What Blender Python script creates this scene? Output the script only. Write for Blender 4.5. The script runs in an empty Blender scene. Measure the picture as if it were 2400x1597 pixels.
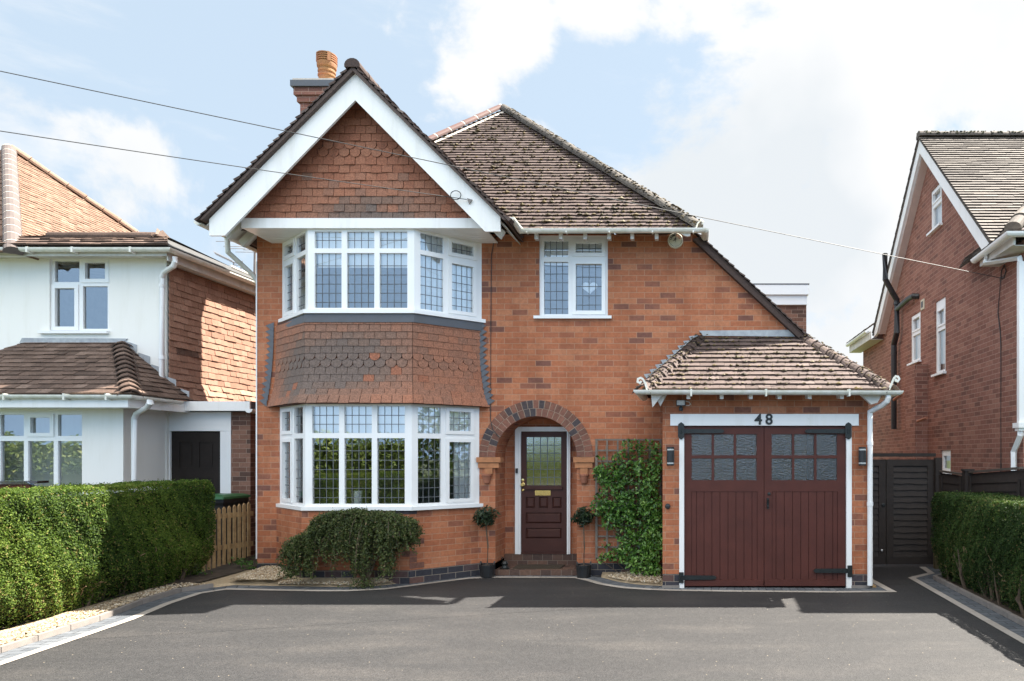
import bpy, math, random
import numpy as np
from mathutils import Vector, Matrix
from mathutils.geometry import tessellate_polygon
random.seed(7)
rng = np.random.default_rng(11)
PI = math.pi
R = math.radians
scene = bpy.context.scene
COL = scene.collection
# camera model: stands at the origin of the plan 1.75 m up, looks along +Y; one metre at depth Y spans F/Y photo pixels
F, VX, VY, CH = 1640.0, 1620.0, 1070.0, 1.75
def X(px, Y): return (px - VX) / F * Y
def Z(py, Y): return CH + (VY - py) / F * Y
def G(px, py):
    Y = F * CH / (py - VY)
    return (X(px, Y), Y)
YW = 10.25     # main wall
YB = 9.60      # bay front
YG = 9.28      # garage front

# ------------------------------------------------------------------ mesh builder
class MB:
    def __init__(s):
        s.v = []; s.f = []; s.uv = []; s.t = []; s.cuts = []
    def cut(s): s.cuts.append((len(s.v), len(s.f)))
    def add(s, pts, uv=None, t=0.5):
        b = len(s.v)
        s.v.extend([tuple(p) for p in pts]); s.f.append(tuple(range(b, b + len(pts)))); s.uv.append(uv); s.t.append(t)
    def box(s, x0, x1, y0, y1, z0, z1, t=0.5):
        s.obox((0, 0), (1, 0), (0, 1), x0, x1, y0, y1, z0, z1, t)
    def obox(s, o, u, n, u0, u1, n0, n1, z0, z1, t=0.5):
        def P(a, b, c): return (o[0] + u[0] * a + n[0] * b, o[1] + u[1] * a + n[1] * b, c)
        c = [P(a, b, z) for z in (z0, z1) for a, b in ((u0, n0), (u1, n0), (u1, n1), (u0, n1))]
        flip = (u[0] * n[1] - u[1] * n[0]) * (u1 - u0) * (n1 - n0) * (z1 - z0) < 0
        for q in ((3, 2, 1, 0), (4, 5, 6, 7), (0, 1, 5, 4), (1, 2, 6, 5), (2, 3, 7, 6), (3, 0, 4, 7)):
            q = q[::-1] if flip else q
            s.add([c[i] for i in q], t=t)
    def prism(s, pts, vec, t=0.5, caps=True):
        a = [Vector(p) for p in pts]; vec = Vector(vec); b = [p + vec for p in a]
        nrm = Vector((0, 0, 0))
        for i in range(len(a)): nrm += a[i].cross(a[(i + 1) % len(a)])
        if nrm.dot(vec) > 0: a.reverse(); b.reverse()
        n = len(a)
        if caps:
            s.add(a, t=t); s.add(b[::-1], t=t)
        for i in range(n):
            j = (i + 1) % n
            s.add([a[j], a[i], b[i], b[j]], t=t)
    def rings(s, rings, closed=True, caps=True, t=0.5):
        n = len(rings[0])
        for k in range(len(rings) - 1):
            a, b = rings[k], rings[k + 1]
            for i in range(n if closed else n - 1):
                j = (i + 1) % n
                s.add([a[i], a[j], b[j], b[i]], t=t)
        if caps:
            s.add(rings[0][::-1], t=t); s.add(rings[-1], t=t)
    def sweep(s, path, prof, up=(0, 0, 1), caps=True, t=0.5, scale=None):
        path = [Vector(p) for p in path]; up = Vector(up); rg = []
        for i, p in enumerate(path):
            d0 = (path[i] - path[i - 1]).normalized() if i > 0 else None
            d1 = (path[i + 1] - path[i]).normalized() if i < len(path) - 1 else None
            d = (d0 + d1).normalized() if d0 and d1 else (d1 or d0)
            k = 1.0
            if d0 and d1: k = 1 / max(0.5, d.dot(d1))
            sd = d.cross(up)
            if sd.length < 1e-4: sd = d.cross(Vector((0, 1, 0)))
            sd.normalize(); uu = sd.cross(d).normalized()
            sc = scale[i] if scale else 1
            rg.append([p + sd * a * k * sc + uu * b * sc for a, b in prof])
        s.rings(rg, True, caps, t)
    def tube(s, path, r, n=8, t=0.5, scale=None):
        s.sweep(path, [(r * math.cos(2 * PI * i / n), r * math.sin(2 * PI * i / n)) for i in range(n)], t=t, scale=scale)
    def gutter(s, path, r=0.056, t=0.5):
        o = [(r * math.cos(a), r * math.sin(a)) for a in [PI + PI * i / 8 for i in range(9)]]
        q = [(0.88 * r * math.cos(a), 0.88 * r * math.sin(a)) for a in [2 * PI - PI * i / 8 for i in range(9)]]
        s.sweep(path, o + q, t=t)
    def lathe(s, c, prof, n=16, t=0.5, axis='z', caps=True):
        rg = []
        for r, h in prof:
            rr = []
            for i in range(n):
                a = 2 * PI * i / n
                if axis == 'z': rr.append((c[0] + r * math.cos(a), c[1] + r * math.sin(a), c[2] + h))
                else: rr.append((c[0] + r * math.cos(a), c[1] - h, c[2] + r * math.sin(a)))
            rg.append(rr)
        s.rings(rg, True, caps, t)
    def panel(s, o, u, n, outer, holes, nf, nb, t=0.5, edges=True):
        polys = [outer] + list(holes)
        def P(a, z, k): return Vector((o[0] + u[0] * a + n[0] * k, o[1] + u[1] * a + n[1] * k, z))
        flat = [p for q in polys for p in q]
        nn = Vector((n[0], n[1], 0))
        for tri in tessellate_polygon([[Vector((p[0], p[1], 0)) for p in q] for q in polys]):
            a = [P(*flat[i], nf) for i in tri]
            if (a[1] - a[0]).cross(a[2] - a[0]).dot(nn) < 0: a.reverse()
            s.add(a, t=t)
        if edges:
            for q in polys:
                for i in range(len(q)):
                    a, b = q[i], q[(i + 1) % len(q)]
                    s.add([P(*a, nf), P(*b, nf), P(*b, nb), P(*a, nb)], t=t)
    def lump(s, p, rx, ry, rz, t=0.5):
        p = Vector(p)
        k = [p + Vector(q) for q in ((rx, 0, 0), (0, ry, 0), (-rx, 0, 0), (0, -ry, 0), (0, 0, rz), (0, 0, -rz * 0.5))]
        k = [a + Vector((random.uniform(-.3, .3) * rx, random.uniform(-.3, .3) * ry, random.uniform(-.2, .2) * rz)) for a in k]
        for i in range(4):
            j = (i + 1) % 4
            s.add([k[i], k[j], k[4]], t=t); s.add([k[j], k[i], k[5]], t=t)
    def build(s, name, mat, parent=None, smooth=None, bevel=0, shift=None):
        if s.cuts:      # separate pieces become separate objects of the same name
            ends = [c for c in s.cuts if 0 < c[1] < len(s.f)] + [(len(s.v), len(s.f))]; v0 = f0 = 0; out = None
            for v1, f1 in ends:
                if f1 == f0: continue
                q = MB(); q.v = s.v[v0:v1]; q.f = [tuple(i - v0 for i in f) for f in s.f[f0:f1]]; q.uv = s.uv[f0:f1]; q.t = s.t[f0:f1]
                o = q.build(name, mat, parent, smooth, bevel); out = out or o; v0, f0 = v1, f1
            return out
        me = bpy.data.meshes.new(name)
        me.from_pydata(s.v, [], s.f)
        uvl = me.uv_layers.new(name='UVMap')
        buf = np.empty((len(me.loops), 2), np.float32); k = 0
        V = np.array(s.v)
        for f, uv in zip(s.f, s.uv):
            if uv is None:
                p = V[list(f)]
                nr = np.zeros(3)
                for i in range(1, len(f) - 1): nr += np.cross(p[i] - p[0], p[i + 1] - p[0])
                L = np.linalg.norm(nr); nr = nr / L if L > 1e-12 else np.array([0, 0, 1.])
                if abs(nr[2]) > .92: buf[k:k + len(f)] = p[:, :2]
                else:
                    tx = np.array([-nr[1], nr[0], 0]); tx /= np.linalg.norm(tx)
                    bt = np.cross(nr, tx)
                    buf[k:k + len(f), 0] = p @ tx; buf[k:k + len(f), 1] = p @ bt if abs(nr[2]) > .05 else p[:, 2]
            else: buf[k:k + len(f)] = uv
            k += len(f)
        uvl.data.foreach_set('uv', buf.ravel())
        a = me.attributes.new('tint', 'FLOAT', 'FACE'); a.data.foreach_set('value', np.array(s.t, np.float32))
        me.materials.append(mat)
        if smooth:
            me.polygons.foreach_set('use_smooth', [True] * len(me.polygons)); me.set_sharp_from_angle(angle=R(smooth))
        return link(name, me, parent, bevel)

ROOTLOC = {}
def link(name, me, parent=None, bevel=0):
    o = bpy.data.objects.new(name, me); COL.objects.link(o)
    if parent is not None:
        o.parent = parent
        if parent.type == 'EMPTY': o.matrix_parent_inverse = Matrix.Translation(-Vector(parent.location))
    if bevel:
        m = o.modifiers.new('Bevel', 'BEVEL'); m.width = bevel; m.segments = 1; m.limit_method = 'ANGLE'
    return o
def thing(name, label, cat, loc=(0, 0, 0), group=None):
    o = bpy.data.objects.new(name, None); COL.objects.link(o); o.location = loc; o.empty_display_size = .2
    return tag(o, label, cat, group)
def tag(o, label, cat=None, group=None, kind=None):
    o['label'] = label
    if cat: o['category'] = cat
    if group: o['group'] = group
    if kind: o['kind'] = kind
    return o
def copy_thing(o, delta, label):
    r = o.copy(); COL.objects.link(r); r.location = Vector(o.location) + Vector(delta); r['label'] = label
    for ch in list(o.children):
        c = ch.copy(); COL.objects.link(c); c.parent = r; c.matrix_parent_inverse = ch.matrix_parent_inverse.copy()
        for g in list(ch.children):
            d = g.copy(); COL.objects.link(d); d.parent = c; d.matrix_parent_inverse = g.matrix_parent_inverse.copy()
    return r

def text_mesh(body, size, extrude=0.004, bold=0.0):
    cu = bpy.data.curves.new('t', 'FONT'); cu.body = body; cu.size = size; cu.extrude = extrude; cu.offset = bold
    cu.align_x = 'CENTER'; cu.align_y = 'CENTER'; cu.resolution_u = 4
    ob = bpy.data.objects.new('t', cu); COL.objects.link(ob)
    dg = bpy.context.evaluated_depsgraph_get(); dg.update()
    me = bpy.data.meshes.new_from_object(ob.evaluated_get(dg))
    vs = [v.co.copy() for v in me.vertices]; fs = [tuple(p.vertices) for p in me.polygons]
    bpy.data.objects.remove(ob); bpy.data.curves.remove(cu); bpy.data.meshes.remove(me)
    return vs, fs
def put_text(mb, body, size, c, rot=0, extrude=.004, bold=0, t=.5):   # text standing on a wall that faces -Y
    vs, fs = text_mesh(body, size, extrude, bold); ca, sa = math.cos(rot), math.sin(rot)
    w = [(c[0] + v.x * ca - v.y * sa, c[1] - v.z, c[2] + v.x * sa + v.y * ca) for v in vs]
    for f in fs: mb.add([w[i] for i in f], t=t)

# ------------------------------------------------------------------ tiles
def slice_poly(poly, v):
    us = []
    n = len(poly)
    for i in range(n):
        (u0, v0), (u1, v1) = poly[i], poly[(i + 1) % n]
        if abs(v1 - v0) < 1e-9:
            if abs(v - v0) < 1e-6: us += [u0, u1]
        elif min(v0, v1) - 1e-6 <= v <= max(v0, v1) + 1e-6: us.append(u0 + (u1 - u0) * (v - v0) / (v1 - v0))
    return (min(us), max(us)) if us else None
def tile_slope(mb, O, U, V, poly, gauge=.105, tw=.165, th=.02, tint=None, scallop=(), jit=1.0, lap=.05, gap=.003, edge=.35):  # edge darkens the lower tile faces: grime plus painted shadow lines between courses
    O, U, V = Vector(O), Vector(U).normalized(), Vector(V).normalized(); N = U.cross(V).normalized()
    def P(u, v, h): return O + U * u + V * v + N * h
    vs = [p[1] for p in poly]; vmin, vmax = min(vs), max(vs)
    mb.add([P(u, v, -.004) for u, v in poly], t=.02); et = edge
    k = 0; v0 = vmin
    while v0 < vmax - .02:
        v1 = min(v0 + gauge + lap, vmax)
        a, b = slice_poly(poly, min(max(v0, vmin + 1e-5), vmax - 1e-5)), slice_poly(poly, min(v1, vmax - 1e-5))
        if a and b:
            lo, hi = min(a[0], b[0]), max(a[1], b[1])
            i0 = math.floor(lo / tw) - 1; i1 = math.ceil(hi / tw) + 1
            for i in range(i0, i1):
                ua = i * tw + (k % 2) * tw / 2; ub = ua + tw - gap
                x0, x1 = max(ua, a[0]), min(ub, a[1]); y0, y1 = max(ua, b[0]), min(ub, b[1])
                if x1 - x0 < .006 and y1 - y0 < .006: continue
                if x1 < x0: x0 = x1 = min(max((ua + ub) / 2, a[0]), a[1])
                if y1 < y0: y0 = y1 = min(max((ua + ub) / 2, b[0]), b[1])
                dv = random.uniform(-.005, .005) * jit; h = th * (1 + random.uniform(-.25, .35) * jit); hl = h + random.uniform(-.004, .004) * jit
                t = tint(ua + tw / 2, v0, k) if tint else random.random()
                if k in scallop and x1 - x0 > tw * .6:
                    r = (x1 - x0) / 2; cx = (x0 + x1) / 2; ch = v0 + r * .92
                    arc = [(cx - r * math.cos(PI * q / 8), ch - r * .92 * math.sin(PI * q / 8)) for q in range(9)]
                    top = [P(p[0], p[1] + dv, h) for p in arc]
                    bot = [P(p[0], p[1] + dv, 0) for p in arc]
                    mb.add(top + [P(y1, v1, .004), P(y0, v1, .004)], t=t)
                    for q in range(8): mb.add([bot[q], bot[q + 1], top[q + 1], top[q]], t=t * edge)
                else:
                    A, B = P(x0, v0 + dv, h), P(x1, v0 + dv, hl); C, D = P(y1, v1, .004), P(y0, v1, .004)
                    a0, b0 = P(x0, v0 + dv, -.002), P(x1, v0 + dv, -.002); c0, d0 = P(y1, v1, -.002), P(y0, v1, -.002)
                    mb.add([A, B, C, D], t=t); mb.add([a0, b0, B, A], t=t * edge); mb.add([b0, c0, C, B], t=t); mb.add([d0, a0, A, D], t=t)
        v0 += gauge; k += 1
def ridge(mb, P, Q, r=.11, seg=.3, gap=.0, tint=None, flat=.75, rise=0.0, mortar=None, jit=0.0):
    P, Q = Vector(P), Vector(Q); L = (Q - P).length; d = (Q - P).normalized(); up = Vector((0, 0, 1))
    sd = d.cross(up).normalized(); uu = sd.cross(d).normalized(); n = max(1, round(L / seg)); s = L / n
    for i in range(n):
        t = tint() if tint else random.random()
        a, b = P + d * (s * i), P + d * (s * (i + 1) - gap)
        ra, rb = r * (1 + random.uniform(-jit, jit)), r * .93 * (1 + random.uniform(-jit, jit))
        rg = []
        for c, rr, lift in ((a, ra, rise), (b, rb, 0)):
            rg.append([c + sd * rr * math.cos(q) + uu * (rr * flat * math.sin(q) + lift) for q in [-.25 + (PI + .5) * k / 9 for k in range(10)]])
        mb.rings(rg, True, True, t)
        if mortar is not None and gap > 0:
            a, b = P + d * (s * (i + 1) - gap - .002), P + d * (s * (i + 1) + .002)
            mortar.rings([[c + sd * r * .95 * math.cos(q) + uu * r * .95 * flat * math.sin(q) for q in [-.25 + (PI + .5) * k / 9 for k in range(10)]] for c in (a, b)], True, True)

# ------------------------------------------------------------------ leaves
def leaf_mesh(name, P, N, size, mat, parent=None, aspect=.5, spread=.8, tint=None, core=None):
    P = np.asarray(P, float); N = np.asarray(N, float); n = len(P)
    A = N + spread * rng.normal(size=(n, 3)); A /= np.linalg.norm(A, axis=1)[:, None] + 1e-9
    T = rng.normal(size=(n, 3)); T -= A * np.sum(T * A, axis=1)[:, None]; T /= np.linalg.norm(T, axis=1)[:, None] + 1e-9
    B = np.cross(A, T)
    s = (size * (.65 + .7 * rng.random(n)))[:, None]
    v = np.empty((n, 4, 3))
    v[:, 0] = P + T * s * .5; v[:, 1] = P + B * s * aspect * .5 + A * s * .06; v[:, 2] = P - T * s * .5; v[:, 3] = P - B * s * aspect * .5 + A * s * .06
    v = v.reshape(-1, 3); f = np.arange(4 * n).reshape(n, 4)
    tt = rng.random(n) if tint is None else np.asarray(tint)
    verts = v.tolist(); faces = f.tolist(); tl = tt.tolist()
    if core is not None:
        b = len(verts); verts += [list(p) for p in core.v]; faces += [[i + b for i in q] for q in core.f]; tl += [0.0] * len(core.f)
    me = bpy.data.meshes.new(name); me.from_pydata(verts, [], faces)
    a = me.attributes.new('tint', 'FLOAT', 'FACE'); a.data.foreach_set('value', np.array(tl, np.float32))
    me.materials.append(mat)
    return link(name, me, parent)

# ------------------------------------------------------------------ materials
def nodes(name):
    m = bpy.data.materials.new(name); m.use_nodes = True; nt = m.node_tree
    for n in list(nt.nodes): nt.nodes.remove(n)
    out = nt.nodes.new('ShaderNodeOutputMaterial'); b = nt.nodes.new('ShaderNodeBsdfPrincipled')
    nt.links.new(b.outputs[0], out.inputs[0])
    return m, nt, b
def nd(nt, t, **k):
    n = nt.nodes.new(t)
    for a, v in k.items(): setattr(n, a, v)
    return n
def ramp(nt, src, stops, interp='LINEAR'):
    r = nd(nt, 'ShaderNodeValToRGB'); r.color_ramp.interpolation = interp
    e = r.color_ramp.elements
    e[0].position, e[0].color = stops[0][0], (*stops[0][1], 1)
    e[1].position, e[1].color = stops[-1][0], (*stops[-1][1], 1)
    for p, c in stops[1:-1]:
        x = e.new(p); x.color = (*c, 1)
    nt.links.new(src, r.inputs[0]); return r.outputs[0]
def noise(nt, vec, scale, detail=4, rough=.6):
    n = nd(nt, 'ShaderNodeTexNoise'); n.inputs['Scale'].default_value = scale; n.inputs['Detail'].default_value = detail; n.inputs['Roughness'].default_value = rough
    nt.links.new(vec, n.inputs['Vector']); return n.outputs[0]
def mathn(nt, op, a, b=0.0, c=None, clamp=False):
    n = nd(nt, 'ShaderNodeMath', operation=op, use_clamp=clamp)
    for i, x in enumerate((a, b) if c is None else (a, b, c)):
        if hasattr(x, 'default_value') or hasattr(x, 'links'): nt.links.new(x, n.inputs[i])
        else: n.inputs[i].default_value = x
    return n.outputs[0]
def mixc(nt, fac, a, b, mode='MIX'):
    n = nd(nt, 'ShaderNodeMix', data_type='RGBA', blend_type=mode)
    for sock, x in ((n.inputs[0], fac), (n.inputs[6], a), (n.inputs[7], b)):
        if hasattr(x, 'links'): nt.links.new(x, sock)
        elif isinstance(x, (int, float)): sock.default_value = x
        else: sock.default_value = (*x, 1)
    return n.outputs[2]
def coords(nt, which='Object'):
    return nd(nt, 'ShaderNodeTexCoord').outputs[which]
def setbump(nt, b, h, dist=.004, strength=.6):
    n = nd(nt, 'ShaderNodeBump'); n.inputs['Strength'].default_value = strength; n.inputs['Distance'].default_value = dist
    nt.links.new(h, n.inputs['Height']); nt.links.new(n.outputs[0], b.inputs['Normal'])
def pmat(name, col, rough=.5, var=.18, scale=6, col2=None, bump=0, bscale=80, metallic=0, coat=0, spec=.5):
    m, nt, b = nodes(name); co = coords(nt)
    c2 = col2 or tuple(x * (1 - var) for x in col)
    f = ramp(nt, noise(nt, co, scale, 5), [(.35, (0, 0, 0)), (.65, (1, 1, 1))])
    nt.links.new(mixc(nt, f, col, c2), b.inputs['Base Color'])
    b.inputs['Roughness'].default_value = rough; b.inputs['Metallic'].default_value = metallic; b.inputs['Coat Weight'].default_value = coat
    b.inputs['Specular IOR Level'].default_value = spec
    if bump: setbump(nt, b, noise(nt, co, bscale, 3), .004, bump)
    return m
def tint_mat(name, stops, rough=.8, var=.35, scale=40, bump=.4, bscale=150, spots=None, spec=.35, translucent=0):
    m, nt, b = nodes(name); co = coords(nt)
    at = nd(nt, 'ShaderNodeAttribute', attribute_name='tint')
    c = ramp(nt, at.outputs['Fac'], stops)
    f = ramp(nt, noise(nt, co, scale, 4), [(.3, (1 - var,) * 3), (.7, (1 + var * .35,) * 3)])
    c = mixc(nt, 1.0, c, f, 'MULTIPLY')
    if spots:
        for col, sc, lo, hi in spots:
            g = ramp(nt, noise(nt, co, sc, 3, .7), [(lo, (0, 0, 0)), (hi, (1, 1, 1))]); c = mixc(nt, g, c, col)
    nt.links.new(c, b.inputs['Base Color']); b.inputs['Roughness'].default_value = rough; b.inputs['Specular IOR Level'].default_value = spec
    if bump: setbump(nt, b, noise(nt, co, bscale, 3), .003, bump)
    if translucent:
        tr = nd(nt, 'ShaderNodeBsdfTranslucent'); mx = nd(nt, 'ShaderNodeMixShader'); mx.inputs[0].default_value = translucent
        nt.links.new(mixc(nt, 1.0, c, (1.0, 1.15, .55), 'MULTIPLY'), tr.inputs[0])
        nt.links.new(b.outputs[0], mx.inputs[1]); nt.links.new(tr.outputs[0], mx.inputs[2])
        out = [n for n in nt.nodes if n.type == 'OUTPUT_MATERIAL'][0]; nt.links.new(mx.outputs[0], out.inputs[0])
    return m
def brick_mat(name, stops, mortar, bw=.228, rh=.083, ms=.004, clump=.45, weather=None, off=(0, 0), var=.25, soot=False):
    m, nt, b = nodes(name)
    uv = nd(nt, 'ShaderNodeUVMap', uv_map='UVMap').outputs[0]
    mp = nd(nt, 'ShaderNodeMapping'); mp.inputs['Location'].default_value = (off[0], off[1], 0); nt.links.new(uv, mp.inputs[0]); uv = mp.outputs[0]
    t = nd(nt, 'ShaderNodeTexBrick'); t.offset = .5; t.squash = 1
    for k, v in (('Scale', 1), ('Mortar Size', ms), ('Mortar Smooth', .3), ('Bias', 0), ('Brick Width', bw), ('Row Height', rh)): t.inputs[k].default_value = v
    t.inputs['Color1'].default_value = (0, 0, 0, 1); t.inputs['Color2'].default_value = (1, 1, 1, 1); t.inputs['Mortar'].default_value = (.5, .5, .5, 1)
    nt.links.new(uv, t.inputs['Vector'])
    val = mathn(nt, 'ADD', t.outputs['Color'], mathn(nt, 'MULTIPLY', mathn(nt, 'SUBTRACT', noise(nt, uv, .9, 2), .5), clump))
    c = ramp(nt, val, stops)
    f = ramp(nt, noise(nt, uv, 22, 5, .7), [(.3, (1 - var,) * 3), (.7, (1 + var * .4,) * 3)])
    c = mixc(nt, 1.0, c, f, 'MULTIPLY')
    if weather:
        g = ramp(nt, noise(nt, uv, weather[1], 5, .65), [(weather[2], (0, 0, 0)), (weather[3], (1, 1, 1))]); c = mixc(nt, g, c, weather[0])
    c = mixc(nt, mathn(nt, 'MULTIPLY', t.outputs['Fac'], .85), c, mortar)
    if soot:
        mp2 = nd(nt, 'ShaderNodeMapping'); mp2.inputs['Scale'].default_value = (1.6, .55, 1); nt.links.new(uv, mp2.inputs[0])
        c = mixc(nt, 1.0, c, ramp(nt, noise(nt, mp2.outputs[0], 1.3, 6, .65), [(.32, (.74, .72, .7)), (.52, (1, 1, 1)), (.7, (1.06, 1.05, 1.04))]), 'MULTIPLY')
    nt.links.new(c, b.inputs['Base Color']); b.inputs['Roughness'].default_value = .85; b.inputs['Specular IOR Level'].default_value = .3
    h = mathn(nt, 'ADD', mathn(nt, 'SUBTRACT', 1, t.outputs['Fac']), mathn(nt, 'MULTIPLY', noise(nt, uv, 90, 3), .5))
    setbump(nt, b, h, .006, .6)
    return m
def glass_mat(name, refl=.16, tint=(.96, .98, .98), rough=0.0, bump=0, bscale=120):
    m, nt, b = nodes(name); nt.nodes.remove(b)
    out = [n for n in nt.nodes if n.type == 'OUTPUT_MATERIAL'][0]
    tr = nd(nt, 'ShaderNodeBsdfTransparent'); tr.inputs[0].default_value = (*tint, 1)
    gl = nd(nt, 'ShaderNodeBsdfGlossy'); gl.inputs['Roughness'].default_value = rough; gl.inputs[0].default_value = (1, 1, 1, 1)
    lw = nd(nt, 'ShaderNodeFresnel'); lw.inputs[0].default_value = 1.5
    fac = mathn(nt, 'ADD', mathn(nt, 'MULTIPLY', lw.outputs[0], 1.0), refl, clamp=True)
    mx = nd(nt, 'ShaderNodeMixShader'); nt.links.new(fac, mx.inputs[0]); nt.links.new(tr.outputs[0], mx.inputs[1]); nt.links.new(gl.outputs[0], mx.inputs[2])
    nt.links.new(mx.outputs[0], out.inputs[0])
    if bump:
        n = nd(nt, 'ShaderNodeBump'); n.inputs['Strength'].default_value = bump; n.inputs['Distance'].default_value = .01
        nt.links.new(noise(nt, coords(nt), bscale, 2), n.inputs['Height'])
        nt.links.new(n.outputs[0], gl.inputs['Normal'])
    return m

def white_mat(name, col, dirt, rough=.4, bump=0):
    m, nt, b = nodes(name); co = coords(nt)
    mp = nd(nt, 'ShaderNodeMapping'); mp.inputs['Scale'].default_value = (3.5, 3.5, .5); nt.links.new(co, mp.inputs[0])
    f = ramp(nt, noise(nt, mp.outputs[0], 1.6, 6, .65), [(.5, (0, 0, 0)), (.78, (.8, .8, .8))])
    g = ramp(nt, noise(nt, co, 28, 3, .6), [(.68, (0, 0, 0)), (.76, (.7, .7, .7))])
    c = mixc(nt, f, col, dirt); c = mixc(nt, g, c, dirt)
    nt.links.new(c, b.inputs['Base Color']); b.inputs['Roughness'].default_value = rough
    if bump: setbump(nt, b, noise(nt, co, 60, 3), .004, bump)
    return m
M = {}
ORANGE = [(.0, (.19, .082, .06)), (.04, (.24, .1, .066)), (.09, (.31, .115, .066)), (.15, (.375, .132, .066)), (.6, (.425, .152, .073)), (1.0, (.47, .195, .102))]
M['brick'] = brick_mat('orange_brick', ORANGE, (.42, .25, .165), ms=.005, soot=True, weather=((.44, .27, .18), 1.3, .66, .82))
M['plinth'] = brick_mat('blue_brick', [(.0, (.035, .036, .045)), (.5, (.05, .048, .058)), (.8, (.09, .06, .06)), (1, (.16, .08, .06))], (.3, .25, .2), rh=.09)
M['quoin'] = tint_mat('dark_brick', [(0, (.06, .052, .058)), (.2, (.075, .056, .055)), (.28, (.15, .072, .052)), (.7, (.23, .1, .068)), (1, (.3, .14, .09))], scale=30)
M['mortar'] = pmat('mortar', (.42, .32, .24), .9, bump=.4)
M['red_brick'] = brick_mat('red_brick', [(0, (.16, .075, .058)), (.25, (.225, .098, .072)), (.7, (.26, .116, .086)), (1, (.31, .15, .11))], (.36, .24, .185), bw=.225, rh=.075, ms=.005, clump=.7, weather=((.38, .24, .19), 2.2, .62, .8))
M['brown_brick'] = brick_mat('brown_brick', [(0, (.09, .055, .045)), (.4, (.17, .085, .06)), (1, (.26, .14, .1))], (.33, .25, .2), rh=.075)
M['tilehang'] = tint_mat('clay_hung_tile', [(0, (.03, .02, .018)), (.05, (.22, .085, .05)), (.3, (.33, .13, .075)), (.5, (.37, .16, .095)), (.7, (.27, .14, .095)), (.85, (.2, .13, .1)), (1, (.16, .125, .11))], scale=55, var=.5, spots=[((.13, .11, .1), 120, .62, .75)])
M['tilehang_orange'] = tint_mat('orange_hung_tile', [(0, (.04, .024, .02)), (.06, (.25, .135, .092)), (.6, (.31, .175, .122)), (1, (.36, .215, .155))], scale=45, var=.3)  # paler orange tile of the white house side wall
M['roof'] = tint_mat('weathered_roof_tile', [(0, (.012, .009, .008)), (.05, (.052, .033, .028)), (.45, (.094, .066, .057)), (.75, (.126, .091, .08)), (.92, (.165, .125, .11)), (1, (.28, .225, .195))], scale=35, var=.35, spots=[((.2, .165, .14), 70, .68, .85), ((.045, .036, .026), 50, .62, .75)])
M['roof_dark'] = tint_mat('brown_roof_tile', [(0, (.02, .016, .014)), (.05, (.075, .048, .036)), (.6, (.13, .085, .065)), (1, (.2, .14, .11))], scale=35, var=.4)
M['roof_pale'] = tint_mat('pale_lichened_tile', [(0, (.01, .008, .007)), (.05, (.06, .047, .04)), (.6, (.105, .088, .075)), (1, (.17, .145, .122))], scale=30, var=.3, spots=[((.22, .2, .17), 60, .62, .8)])
M['roof_orange'] = tint_mat('sandy_roof_tile', [(0, (.035, .025, .02)), (.05, (.15, .088, .058)), (.6, (.215, .128, .087)), (1, (.26, .17, .12))], scale=30, var=.35)
M['hip_dark'] = tint_mat('mossy_hip_tile', [(0, (.045, .04, .034)), (.5, (.1, .088, .076)), (1, (.17, .15, .125))], scale=25, var=.6, bump=.9, bscale=60)
M['hip_red'] = pmat('new_hip_tile', (.13, .065, .055), .7, bump=.2)
M['moss'] = tint_mat('moss', [(0, (.03, .024, .012)), (.5, (.07, .052, .022)), (.85, (.12, .085, .03)), (1, (.2, .17, .11))], scale=80)
M['white'] = white_mat('white_gloss', (.81, .81, .8), (.66, .65, .6))
M['upvc'] = pmat('white_upvc', (.8, .81, .81), .3, .04, 3)
M['gutter'] = pmat('weathered_gutter', (.74, .74, .7), .45, .2, 9, (.6, .6, .52))
M['render'] = white_mat('white_render', (.79, .785, .75), (.72, .71, .66), .9, .3)
M['soffit'] = pmat('soffit_board', (.62, .6, .55), .7, .12, 5)
M['fascia_dull'] = pmat('dull_fascia', (.62, .6, .56), .6, .2, 5)
M['felt'] = pmat('roof_felt', (.085, .085, .085), .95, .3, 9)
M['lead'] = pmat('lead_sheet', (.085, .09, .1), .6, .4, 7, (.09, .1, .12), bump=.3, bscale=20)
M['lead_pale'] = pmat('pale_lead', (.4, .43, .45), .6, .3, 12, (.28, .3, .33), bump=.3, bscale=20)
M['leading'] = pmat('window_lead', (.11, .12, .13), .5, .2)
M['glass'] = glass_mat('window_glass', .17, bump=.03, bscale=3.5)
M['glass_clear'] = glass_mat('blind_glass', .1)
M['obscure'] = glass_mat('obscured_glass', .075, (.34, .5, .45), .02, .9, 52)
M['interior'] = pmat('interior_wall', (.3, .29, .27), .9)
M['dark'] = pmat('dark_interior', (.03, .03, .032), .9)
M['blind'] = pmat('blind_fabric', (.93, .935, .92), .9, .04)
M['curtain'] = pmat('curtain_fabric', (.84, .86, .87), .9, .12, 14)
M['maroon'] = pmat('maroon_paint', (.088, .026, .019), .55, .22, 3, bump=.1, bscale=30, spec=.3)
M['door'] = pmat('dark_door_paint', (.062, .021, .015), .5, .2, 4, spec=.3)
M['black_door'] = pmat('black_door_paint', (.026, .02, .017), .6, .2, spec=.2)
M['iron'] = pmat('black_iron', (.012, .016, .016), .45, .3, bump=.3, bscale=60)
M['black'] = pmat('black_plastic', (.02, .021, .023), .4, .2)
M['brass'] = pmat('brass', (.75, .52, .2), .25, .1, metallic=1)
M['silver'] = pmat('brushed_steel', (.6, .6, .6), .35, .1, metallic=1)
M['terracotta'] = pmat('terracotta', (.36, .14, .08), .8, .3, 9, bump=.3)
M['chimney_pot'] = pmat('chimney_pot_clay', (.3, .115, .06), .8, .3, 5, (.26, .13, .045), bump=.3)
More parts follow.
